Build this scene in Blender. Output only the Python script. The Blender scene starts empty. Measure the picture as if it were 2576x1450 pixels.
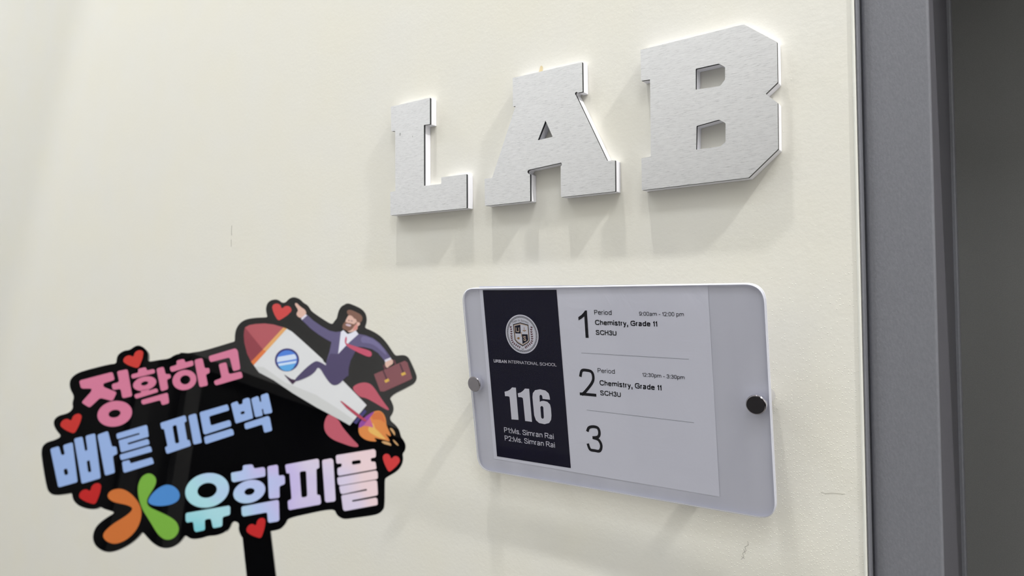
import bpy, bmesh, math, random
from mathutils import Vector, Matrix
from mathutils.geometry import tessellate_polygon

random.seed(7)
SC = bpy.context.scene
COL = SC.collection

CAM_ROWS=[[0.8165996, 0.5771569, -0.0074177], [-0.0251394, 0.0227242, -0.9994256], [-0.5766569, 0.816317, 0.0330659]]
FOCAL=1795.549
WALL_D=0.71365
PLAQUE_C=[-0.34353, 0.6825, -0.08277]
PLAQUE_R=[[0.999919, 0.005766, 0.01137], [-0.003958, 0.988202, -0.153103], [-0.012119, 0.153046, 0.988145]]
PLACARD_C=[-0.37998, 0.24865, -0.06319]
PLACARD_R=[[0.70761, -0.689553, -0.154288], [0.704422, 0.671262, 0.230644], [-0.055474, -0.27189, 0.960728]]
CAPS=[[-0.19074, -0.00516], [0.1436, -0.0026]]
EYE = Vector((0.0, -WALL_D, 1.55))          # wall face lies in y = 0, floor in z = 0

# ---------------------------------------------------------------- camera
cam_d = bpy.data.cameras.new('camera')
cam = bpy.data.objects.new('camera', cam_d)
COL.objects.link(cam)
r_, d_, f_ = [Vector(v) for v in CAM_ROWS]
cam.matrix_world = Matrix(((r_.x, -d_.x, -f_.x, EYE.x), (r_.y, -d_.y, -f_.y, EYE.y), (r_.z, -d_.z, -f_.z, EYE.z), (0, 0, 0, 1)))
cam_d.sensor_width = 36.0
cam_d.lens = FOCAL / 2576 * 36.0
cam_d.clip_start = 0.01
cam_d.dof.use_dof = True
cam_d.dof.focus_distance = 0.78
cam_d.dof.aperture_fstop = 8.5
SC.camera = cam

# ---------------------------------------------------------------- world, exposure
w = bpy.data.worlds.new('world')
SC.world = w
w.use_nodes = True
w.node_tree.nodes['Background'].inputs[0].default_value = (0.9, 0.93, 1.0, 1)
w.node_tree.nodes['Background'].inputs[1].default_value = 0.3
SC.view_settings.view_transform = 'Standard'
SC.view_settings.look = 'None'
SC.view_settings.gamma = 1
SC.view_settings.use_curve_mapping = False
SC.view_settings.exposure = -0.06
SC.cycles.use_denoising = True
SC.cycles.max_bounces = 10
SC.cycles.transparent_max_bounces = 16

# ---------------------------------------------------------------- lamps: three spot downlights along the wall, two broad fill panels added further out
CEIL = 4.85
DOWN = [(-3.30, -0.60, 160.0, 110.0, 0.5), (-0.60, -0.60, 205.0, 51.5, 0.10), (2.15, -0.60, 415.0, 110.0, 0.5)]   # x, y, watts, cone, blend
FILL_PANELS = [(-2.2, -1.75, 26.0), (0.9, -1.75, 37.0)]

def spot_light(name, loc, power, cone, blend, radius, col):
    d = bpy.data.lights.new(name, 'SPOT')
    d.energy = power; d.spot_size = math.radians(cone); d.spot_blend = blend; d.shadow_soft_size = radius; d.color = col
    o = bpy.data.objects.new(name, d); COL.objects.link(o)
    o.location = loc
    return o

def area_light(name, shape, loc, size, size_y, power, col):
    d = bpy.data.lights.new(name, 'AREA')
    d.shape = shape; d.size = size
    if shape == 'RECTANGLE': d.size_y = size_y
    d.energy = power; d.color = col
    o = bpy.data.objects.new(name, d); COL.objects.link(o)
    o.location = loc
    return o

# ---------------------------------------------------------------- helpers
def srgb(r, g, b):
    f = lambda c: (c / 255 / 12.92) if c / 255 <= 0.04045 else ((c / 255 + 0.055) / 1.055) ** 2.4
    return (f(r), f(g), f(b), 1)

def mat(name, col, rough=0.5, metal=0.0, spec=0.5, coat=0.0):
    m = bpy.data.materials.new(name); m.use_nodes = True
    b = m.node_tree.nodes['Principled BSDF']
    b.inputs['Base Color'].default_value = col
    b.inputs['Roughness'].default_value = rough
    b.inputs['Metallic'].default_value = metal
    b.inputs['Specular IOR Level'].default_value = spec
    if coat: b.inputs['Coat Weight'].default_value = coat; b.inputs['Coat Roughness'].default_value = 0.08
    return m

def N(m, t, **kw):
    n = m.node_tree.nodes.new(t)
    for k, v in kw.items():
        if k in n.inputs: n.inputs[k].default_value = v
        else: setattr(n, k, v)
    return n

def LK(m, a, b): m.node_tree.links.new(a, b)
def BS(m): return m.node_tree.nodes['Principled BSDF']

def coords(m, scale, rot=None):
    tc = N(m, 'ShaderNodeTexCoord'); mp = N(m, 'ShaderNodeMapping')
    mp.inputs['Scale'].default_value = scale
    LK(m, tc.outputs['Object'], mp.inputs['Vector'])
    return mp.outputs['Vector']

def ramp(m, fac, stops):
    r = N(m, 'ShaderNodeValToRGB'); e = r.color_ramp.elements
    while len(e) < len(stops): e.new(0.5)
    for i, (p, c) in enumerate(stops): e[i].position = p; e[i].color = c if len(c) == 4 else (*c, 1)
    LK(m, fac, r.inputs['Fac']); return r.outputs['Color']

def add_bump(m, h, dist, strength=1.0, prev=None):
    b = N(m, 'ShaderNodeBump'); b.inputs['Distance'].default_value = dist; b.inputs['Strength'].default_value = strength
    LK(m, h, b.inputs['Height'])
    if prev is not None: LK(m, prev, b.inputs['Normal'])
    return b.outputs['Normal']

def empty(name, loc=(0, 0, 0), rot=None):
    o = bpy.data.objects.new(name, None); COL.objects.link(o)
    if rot is not None:
        o.matrix_world = Matrix.Translation(loc) @ rot.to_4x4()
    else: o.location = loc
    o.empty_display_size = 0.02
    return o

def tag(o, label=None, cat=None, group=None, kind=None):
    if label: o['label'] = label
    if cat: o['category'] = cat
    if group: o['group'] = group
    if kind: o['kind'] = kind
    return o

class MB:
    """collects faces of one mesh"""
    def __init__(s): s.v, s.f, s.m = [], [], []
    def add(s, vs, fs, mi=0):
        k = len(s.v); s.v += [tuple(p) for p in vs]
        for f in fs: s.f.append([i + k for i in f]); s.m.append(mi)
    def box(s, a, b, mi=0):
        (x0, y0, z0), (x1, y1, z1) = a, b
        s.add([(x0, y0, z0), (x1, y0, z0), (x1, y1, z0), (x0, y1, z0), (x0, y0, z1), (x1, y0, z1), (x1, y1, z1), (x0, y1, z1)],
              [(0, 3, 2, 1), (4, 5, 6, 7), (0, 1, 5, 4), (1, 2, 6, 5), (2, 3, 7, 6), (3, 0, 4, 7)], mi)
    def flat(s, loops, y, mi=0):                       # filled outline in the XZ plane, facing -Y
        fl = [p for l in loops for p in l]
        tri = tessellate_polygon([[Vector((p[0], p[1], 0)) for p in l] for l in loops])
        out = []
        for t in tri:
            a, b, c = [fl[i] for i in t]
            cr = (b[0] - a[0]) * (c[1] - a[1]) - (b[1] - a[1]) * (c[0] - a[0])
            out.append(t if cr > 0 else t[::-1])
        s.add([(p[0], y, p[1]) for p in fl], out, mi)
    def solid(s, loops, y0, y1, mi=0, side=None):      # outline extruded from y0 (front) to y1 (back)
        s.flat(loops, y0, mi)
        k = len(s.f); s.flat(loops, y1, mi)
        for i in range(k, len(s.f)): s.f[i] = s.f[i][::-1]
        for j, l in enumerate(loops):
            ar = sum(l[i - 1][0] * l[i][1] - l[i][0] * l[i - 1][1] for i in range(len(l)))
            ccw = (ar > 0) == (j == 0)
            n = len(l)
            vs = [(p[0], y0, p[1]) for p in l] + [(p[0], y1, p[1]) for p in l]
            fs = [(i, (i + 1) % n, n + (i + 1) % n, n + i) for i in range(n)]
            s.add(vs, [f[::-1] if ccw else f for f in fs], mi if side is None else side)
    def lathe(s, prof, axis_o=(0, 0, 0), n=48, mi=0):  # (radius, y) profile about the local Y axis
        vs, fs = [], []
        for r, y in prof:
            for k in range(n):
                a = 2 * math.pi * k / n
                vs.append((axis_o[0] + r * math.cos(a), axis_o[1] + y, axis_o[2] + r * math.sin(a)))
        for i in range(len(prof) - 1):
            for k in range(n):
                fs.append((i * n + k, i * n + (k + 1) % n, (i + 1) * n + (k + 1) % n, (i + 1) * n + k))
        fs.append(tuple(range(n)))
        fs.append(tuple((len(prof) - 1) * n + k for k in range(n))[::-1])
        s.add(vs, fs, mi)
    def build(s, name, mats, parent=None, smooth=False, recalc=False):
        me = bpy.data.meshes.new(name)
        me.from_pydata(s.v, [], s.f)
        for m in (mats if isinstance(mats, (list, tuple)) else [mats]): me.materials.append(m)
        me.polygons.foreach_set('material_index', s.m)
        if smooth: me.polygons.foreach_set('use_smooth', [True] * len(s.f))
        if recalc:
            b = bmesh.new(); b.from_mesh(me); bmesh.ops.remove_doubles(b, verts=b.verts, dist=1e-6)
            bmesh.ops.recalc_face_normals(b, faces=b.faces); b.to_mesh(me); b.free()
        me.update()
        o = bpy.data.objects.new(name, me); COL.objects.link(o)
        if parent is not None: o.parent = parent
        return o

def rounded(pts, r, n=3):                              # corners of an outline rounded off
    out = []; k = len(pts)
    for i in range(k):
        p, a, b = Vector(pts[i]), Vector(pts[i - 1]), Vector(pts[(i + 1) % k])
        da, db = a - p, b - p
        la, lb = da.length, db.length
        if la < 1e-9 or lb < 1e-9: continue
        t = min(r, la * 0.45, lb * 0.45)
        p0, p1 = p + da / la * t, p + db / lb * t
        for j in range(n + 1):
            u = j / n
            out.append(tuple((1 - u) ** 2 * p0 + 2 * u * (1 - u) * p + u * u * p1))
    return out

def chaikin(pts, it=1, closed=True):
    for _ in range(it):
        q = []; n = len(pts)
        for i in range(n if closed else n - 1):
            a, b = pts[i], pts[(i + 1) % n]
            q += [(a[0] * .75 + b[0] * .25, a[1] * .75 + b[1] * .25), (a[0] * .25 + b[0] * .75, a[1] * .25 + b[1] * .75)]
        if not closed: q = [pts[0]] + q + [pts[-1]]
        pts = q
    return pts

def spline(pts, closed=False, n=6):                    # Catmull-Rom through the points
    out = []; k = len(pts)
    for i in range(k if closed else k - 1):
        p0 = pts[(i - 1) % k] if closed or i > 0 else pts[0]
        p1, p2 = pts[i], pts[(i + 1) % k]
        p3 = pts[(i + 2) % k] if closed or i + 2 < k else pts[-1]
        for j in range(n):
            t = j / n
            out.append(tuple(0.5 * (2 * p1[c] + (p2[c] - p0[c]) * t + (2 * p0[c] - 5 * p1[c] + 4 * p2[c] - p3[c]) * t * t
                                    + (3 * p1[c] - p0[c] - 3 * p2[c] + p3[c]) * t ** 3) for c in (0, 1)))
    if not closed: out.append(tuple(pts[-1]))
    return out

def stroke(mb, pts, wd, y, closed=False, ext=0.0, mi=0):   # ribbon of constant width along a line
    P = [Vector(p) for p in pts]
    if ext and not closed:
        P[0] = P[0] + (P[0] - P[1]).normalized() * ext; P[-1] = P[-1] + (P[-1] - P[-2]).normalized() * ext
    n = len(P); L_, R_ = [], []
    for i in range(n):
        a = P[i - 1] if closed or i > 0 else None
        b = P[(i + 1) % n] if closed or i < n - 1 else None
        d1 = (P[i] - a).normalized() if a is not None else (b - P[i]).normalized()
        d2 = (b - P[i]).normalized() if b is not None else d1
        t = (d1 + d2)
        t = t.normalized() if t.length > 1e-6 else d1
        nm = Vector((-t.y, t.x)); k = max(0.35, nm.dot(Vector((-d1.y, d1.x))))
        L_.append(P[i] + nm * wd / 2 / k); R_.append(P[i] - nm * wd / 2 / k)
    vs = [(p.x, y, p.y) for p in L_] + [(p.x, y, p.y) for p in R_]
    fs = [(i, n + i, n + (i + 1) % n, (i + 1) % n) for i in range(n if closed else n - 1)]
    mb.add(vs, fs, mi)

# single-line sans letter skeletons: width, strokes (L straight, C curve, O closed curve); cap height 1, x-height .73
BOWL = [(0, .365), (.14, .62), (.5, .73), (.86, .62), (1, .365), (.86, .11), (.5, 0), (.14, .11)]
HUMP = [(0, .42), (.15, .64), (.52, .73), (.88, .66), (1, .45), (1, 0)]
GLYPH = {
 'P': (.74, 'C', [(0, 1), (.3, 1), (.62, .99), (.92, .9), (1, .74), (.92, .57), (.62, .47), (.3, .46), (0, .46)], 'L', [(0, 0), (0, 1)]),
 'R': (.82, 'C', [(0, 1), (.3, 1), (.62, .99), (.88, .9), (.95, .75), (.88, .59), (.62, .5), (.3, .48), (0, .48)], 'L', [(0, 0), (0, 1)], 'L', [(.55, .48), (1, 0)]),
 'B': (.78, 'C', [(0, 1), (.55, 1), (.88, .92), (.93, .76), (.85, .59), (.55, .53), (0, .53)], 'C', [(.5, .53), (.88, .46), (1, .27), (.88, .07), (.55, 0), (0, 0)], 'L', [(0, 0), (0, 1)]),
 'e': (.68, 'L', [(.03, .39), (1, .39)], 'C', [(1, .39), (.9, .62), (.5, .73), (.12, .62), (0, .365), (.12, .1), (.5, 0), (.82, .06), (.97, .2)]),
 'r': (.36, 'L', [(0, 0), (0, .73)], 'C', [(0, .45), (.2, .64), (.55, .73), (1, .7)]),
 'i': (.0, 'L', [(.5, 0), (.5, .73)], 'L', [(.5, .93), (.5, 1)]),
 'o': (.7, 'O', BOWL), 'd': (.68, 'O', BOWL, 'L', [(1, 0), (1, 1)]), 'p': (.68, 'O', BOWL, 'L', [(0, -.29), (0, .73)]),
 'a': (.68, 'C', [(.06, .53), (.18, .67), (.5, .73), (.82, .66), (.9, .5), (.9, .15), (1, 0)], 'C', [(.9, .43), (.5, .38), (.12, .31), (0, .17), (.12, .04), (.4, 0), (.72, .07), (.9, .27)]),
 'm': (1.06, 'L', [(0, 0), (0, .73)], 'C', [(0, .45), (.1, .66), (.28, .73), (.44, .66), (.5, .48), (.5, 0)], 'C', [(.5, .45), (.6, .66), (.78, .73), (.94, .66), (1, .48), (1, 0)]),
 'n': (.62, 'L', [(0, 0), (0, .73)], 'C', HUMP), 'h': (.62, 'L', [(0, 0), (0, 1)], 'C', HUMP),
 'u': (.62, 'L', [(1, 0), (1, .73)], 'C', [(0, .73), (0, .28), (.12, .07), (.48, 0), (.85, .09), (1, .31)]),
 'c': (.64, 'C', [(1, .5), (.87, .67), (.52, .73), (.12, .62), (0, .365), (.12, .1), (.52, 0), (.87, .07), (1, .25)]),
 's': (.6, 'C', [(.95, .53), (.82, .68), (.48, .73), (.14, .67), (.05, .53), (.2, .42), (.5, .37), (.85, .29), (.96, .19), (.85, .05), (.5, 0), (.14, .06), (0, .21)]),
 't': (.34, 'C', [(.42, .95), (.42, .5), (.42, .18), (.55, .03), (1, .02)], 'L', [(0, .73), (.95, .73)]),
 'y': (.66, 'L', [(0, .73), (.52, .04)], 'C', [(1, .73), (.55, .05), (.36, -.2), (.05, -.27)]),
 ',': (.0, 'L', [(.5, 0), (.5, .05)], 'L', [(.5, .02), (.1, -.2)]), '.': (.0, 'L', [(.5, 0), (.5, .03)]),
 ':': (.0, 'L', [(.5, 0), (.5, .03)], 'L', [(.5, .58), (.5, .73)]), '-': (.4, 'L', [(0, .36), (1, .36)]),
 'C': (.92, 'C', [(1, .7), (.85, .92), (.52, 1), (.14, .85), (0, .5), (.14, .15), (.52, 0), (.86, .09), (1, .33)]),
 'G': (.96, 'C', [(.97, .72), (.83, .92), (.5, 1), (.13, .85), (0, .5), (.13, .15), (.5, 0), (.82, .07), (1, .2)], 'L', [(1, .2), (1, .48), (.58, .48)]),
 'S': (.82, 'C', [(.94, .72), (.8, .93), (.48, 1), (.14, .92), (.05, .75), (.18, .6), (.5, .52), (.85, .42), (1, .26), (.86, .07), (.5, 0), (.12, .08), (0, .31)]),
 'H': (.8, 'L', [(0, 0), (0, 1)], 'L', [(1, 0), (1, 1)], 'L', [(0, .53), (1, .53)]),
 'U': (.8, 'C', [(0, 1), (0, .6), (0, .35), (.13, .08), (.5, 0), (.87, .08), (1, .35), (1, .6), (1, 1)]),
 'M': (.95, 'L', [(0, 0), (0, 1), (.5, .0), (1, 1), (1, 0)]), 'I': (.0, 'L', [(.5, 0), (.5, 1)]),
 'N': (.8, 'L', [(0, 0), (0, 1)], 'L', [(0, 1), (1, 0)], 'L', [(1, 0), (1, 1)]), 'T': (.84, 'L', [(0, 1), (1, 1)], 'L', [(.5, 0), (.5, 1)]),
 'E': (.74, 'L', [(0, 0), (0, 1)], 'L', [(0, 1), (1, 1)], 'L', [(0, .53), (.94, .53)], 'L', [(0, 0), (1, 0)]),
 'A': (.94, 'L', [(0, 0), (.5, 1)], 'L', [(1, 0), (.5, 1)], 'L', [(.2, .33), (.8, .33)]),
 'O': (1.0, 'O', [(0, .5), (.14, .86), (.5, 1), (.86, .86), (1, .5), (.86, .14), (.5, 0), (.14, .14)]), 'L': (.66, 'L', [(0, 1), (0, 0)], 'L', [(0, 0), (1, 0)]),
 '0': (.66, 'O', [(0, .5), (.1, .86), (.5, 1), (.9, .86), (1, .5), (.9, .14), (.5, 0), (.1, .14)]),
 '1': (.34, 'L', [(1, 0), (1, 1)], 'C', [(1, .97), (.6, .8), (0, .68)]),
 '2': (.66, 'C', [(.04, .7), (.18, .92), (.52, 1), (.87, .9), (.97, .71), (.85, .5), (.4, .2), (.06, .02)], 'L', [(0, 0), (1, 0)]),
 '3': (.67, 'C', [(.02, .74), (.16, .94), (.48, 1), (.82, .92), (.92, .75), (.8, .59), (.4, .53)], 'C', [(.4, .53), (.82, .48), (1, .28), (.86, .07), (.48, 0), (.15, .07), (0, .27)]),
 '9': (.66, 'O', [(0, .67), (.12, .91), (.5, 1), (.88, .91), (1, .67), (.88, .43), (.5, .34), (.12, .43)], 'C', [(1, .67), (.97, .3), (.8, .07), (.45, 0), (.12, .07), (.03, .22)]),
}

def text(mb, body, a, b, cap, wt, y, mi=0, serif=False):
    """set a line of lettering from baseline point a to b (1/100 mm) with the given cap height"""
    k = 1e-5; w_ = wt; gap = .13 if wt < .18 else .12
    xs, x = [], 0.0
    for i, ch in enumerate(body):
        if ch == ' ': x += .38; xs.append(x); continue
        e = .05 if ch == ':' else 0
        xs.append(x + e); x += GLYPH[ch][0] + (w_ if GLYPH[ch][0] < .01 else 0) + gap + 2 * e
    tot = x - gap
    A, B = Vector(a) * k, Vector(b) * k
    ux = (B - A) / tot; d = (B - A).normalized(); uz = Vector((-d.y, d.x)) * cap * k
    sx = ux.length / (cap * k)                     # horizontal squeeze against the cap height
    for ch, x0 in zip(body, xs):
        if ch == ' ': continue
        g = GLYPH[ch]; W_ = g[0] if g[0] > .01 else w_
        hx = min(w_ / 2 / sx, W_ / 2)
        def mp(p):
            u = x0 + hx + p[0] * (W_ - 2 * hx)
            v = p[1]
            if abs(v) < .02: v += w_ / 2
            elif v > .93 or .70 < v < .76 and ch.islower(): v -= w_ / 2
            q = A + ux * u + uz * v
            return (q.x, q.y)
        for kind, pts in zip(g[1::2], g[2::2]):
            if kind == 'L': P = [mp(p) for p in pts]
            else: P = chaikin(spline([mp(p) for p in pts], kind == 'O', 5), 1, kind == 'O')
            wd = w_ * cap * k
            if serif and kind == 'L' and abs(pts[0][0] - pts[-1][0]) > .6 and ch == 'N': wd *= 1.3
            stroke(mb, P, wd, y, kind == 'O', wd * (.5 if kind == 'L' else .08), mi)
            if serif and kind != 'O' and (ch == 'U' or abs(pts[0][0] - pts[-1][0]) < .01 and kind == 'L' or ch == 'A' and pts[0][1] == 0):
                for p in ((pts[0],) if ch == 'A' else (pts[0], pts[-1])):
                    q = Vector(mp(p)) + uz * (w_ * .4 if p[1] > .5 else -w_ * .4)
                    e = d * w_ * cap * k
                    stroke(mb, [tuple(q - e), tuple(q + e)], wd * .3, y, False, 0, mi)

def mm(pts): return [(p[0] * 1e-5, p[1] * 1e-5) for p in pts]

# outlines of the letters, prints and pictures (metres for the letters, 1/100 mm on the sheet and the placard)
LETTERS={'L':[[[-0.6965,0.28322],[-0.6251,0.28301],[-0.62524,0.2478],[-0.63581,0.24836],[-0.63595,0.16716],[-0.60571,0.16646],[-0.60571,0.175],[-0.56399,0.17444],[-0.56406,0.13125],[-0.69776,0.133],[-0.69776,0.1652],[-0.68824,0.16576],[-0.68824,0.24836],[-0.6958,0.2492]]],'A':[[[-0.49112,0.28287],[-0.39515,0.28231],[-0.39501,0.24815],[-0.40096,0.24822],[-0.40264,0.24962],[-0.4046,0.24892],[-0.40474,0.24696],[-0.40355,0.24556],[-0.36491,0.16555],[-0.35532,0.16506],[-0.35546,0.13076],[-0.42469,0.13125],[-0.42469,0.16702],[-0.42322,0.16772],[-0.4228,0.16968],[-0.4242,0.17122],[-0.42616,0.17101],[-0.46774,0.16835],[-0.47012,0.16772],[-0.47096,0.1659],[-0.47012,0.16408],[-0.46802,0.16324],[-0.46732,0.16254],[-0.46732,0.13076],[-0.53466,0.13132],[-0.53494,0.16506],[-0.52318,0.16485],[-0.48734,0.2478],[-0.49126,0.24801]],[[-0.44485,0.2233],[-0.43505,0.20265],[-0.45584,0.20167]]],'B':[[[-0.32319,0.28021],[-0.21252,0.28147],[-0.18144,0.25697],[-0.18151,0.2177],[-0.19285,0.20867],[-0.18186,0.19782],[-0.18221,0.15344],[-0.21063,0.12922],[-0.32382,0.12866],[-0.32382,0.1631],[-0.3129,0.16345],[-0.31262,0.24605],[-0.32298,0.24675]],[[-0.26222,0.24731],[-0.23821,0.24766],[-0.23184,0.24269],[-0.23205,0.2303],[-0.23702,0.22484],[-0.26257,0.22561]],[[-0.26236,0.18823],[-0.23877,0.19096],[-0.2324,0.18634],[-0.23275,0.16758],[-0.23765,0.16394],[-0.2632,0.1638]]]}
OUTLINE=[[1476,-6545],[1328,-6346],[1184,-6047],[1188,-5772],[1101,-5672],[917,-5606],[777,-5697],[708,-5971],[512,-6220],[617,-6044],[403,-6241],[24,-6377],[-407,-6395],[-706,-6511],[-1128,-6568],[-1370,-6508],[-1626,-6332],[-1781,-6623],[-1982,-6854],[-2269,-7007],[-2573,-7036],[-2889,-6965],[-3224,-6771],[-3531,-6500],[-3757,-6267],[-3886,-6170],[-4071,-6459],[-4366,-6765],[-4778,-7030],[-5130,-7179],[-5423,-7223],[-5733,-7156],[-6063,-6965],[-6272,-6717],[-6385,-6374],[-6337,-5991],[-6160,-5702],[-5830,-5411],[-5453,-5158],[-5618,-5080],[-5976,-4983],[-6181,-4886],[-6263,-4847],[-6433,-4964],[-6694,-4984],[-7005,-4927],[-7326,-4811],[-7585,-4616],[-7735,-4402],[-7821,-4128],[-7889,-4139],[-8212,-4199],[-8645,-4259],[-8942,-4145],[-9166,-3827],[-9720,-2185],[-9793,-1797],[-9753,-1557],[-9563,-1373],[-9242,-1276],[-8886,-1057],[-9195,-759],[-9425,-427],[-9453,-121],[-9265,100],[-8940,200],[-8728,299],[-8571,552],[-8677,830],[-8628,1209],[-8896,1580],[-9009,1894],[-9007,2212],[-8820,2475],[-8504,2679],[-7105,3150],[-6695,3198],[-6747,3524],[-6669,3790],[-6401,3999],[-6106,4044],[-5896,4252],[-5670,4361],[-5347,4241],[-5096,3985],[-5027,3722],[-5004,3359],[-4388,3514],[-3850,3601],[-3576,3844],[-3222,3959],[-3327,3989],[-3035,4001],[-2826,3977],[-2512,4054],[-2049,4136],[-332,4788],[-299,4798],[-260,4868],[-295,5176],[-286,5521],[-190,5803],[-54,6018],[153,6185],[462,6305],[941,6381],[1393,6414],[1486,6460],[1398,6686],[1336,6966],[1369,7288],[1512,7492],[1733,7594],[1962,7606],[2136,7525],[2279,7407],[2475,7436],[2592,7603],[2744,7756],[2970,7822],[3209,7763],[3421,7630],[3568,7475],[3814,7344],[3962,7172],[4060,6997],[4293,6812],[4892,6430],[5418,6135],[5535,6354],[5687,6576],[5716,6865],[5779,7156],[5931,7399],[6161,7520],[6109,7528],[6343,7592],[6588,7502],[6833,7413],[7179,7253],[7435,6986],[7543,6637],[7524,6333],[7424,6028],[7789,5894],[8182,5712],[8580,5429],[8988,4949],[9247,4564],[9451,4301],[9688,4334],[9926,4368],[10169,4304],[10345,4113],[10791,3198],[10851,2908],[10765,2663],[10536,2463],[9181,1729],[9419,1310],[9528,983],[9452,653],[9299,462],[9382,208],[9670,5],[9918,-314],[10030,-727],[10225,-953],[10353,-1225],[10322,-1545],[10168,-1715],[10238,-2017],[10172,-2401],[9886,-2785],[9245,-3142],[9197,-3277],[9278,-4763],[9182,-5000],[8977,-5183],[8660,-5287],[7495,-5444],[7022,-5506],[6752,-5418],[6527,-5238],[6400,-4954],[5824,-5007],[5103,-5162],[3830,-5445],[3751,-5699],[3570,-5951],[3377,-6077],[2950,-6151]]
HANDLE=[[1320,-5903],[2789,-5474],[3465,-8521],[4542,-13526],[2956,-13513],[1891,-8502]]
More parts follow.
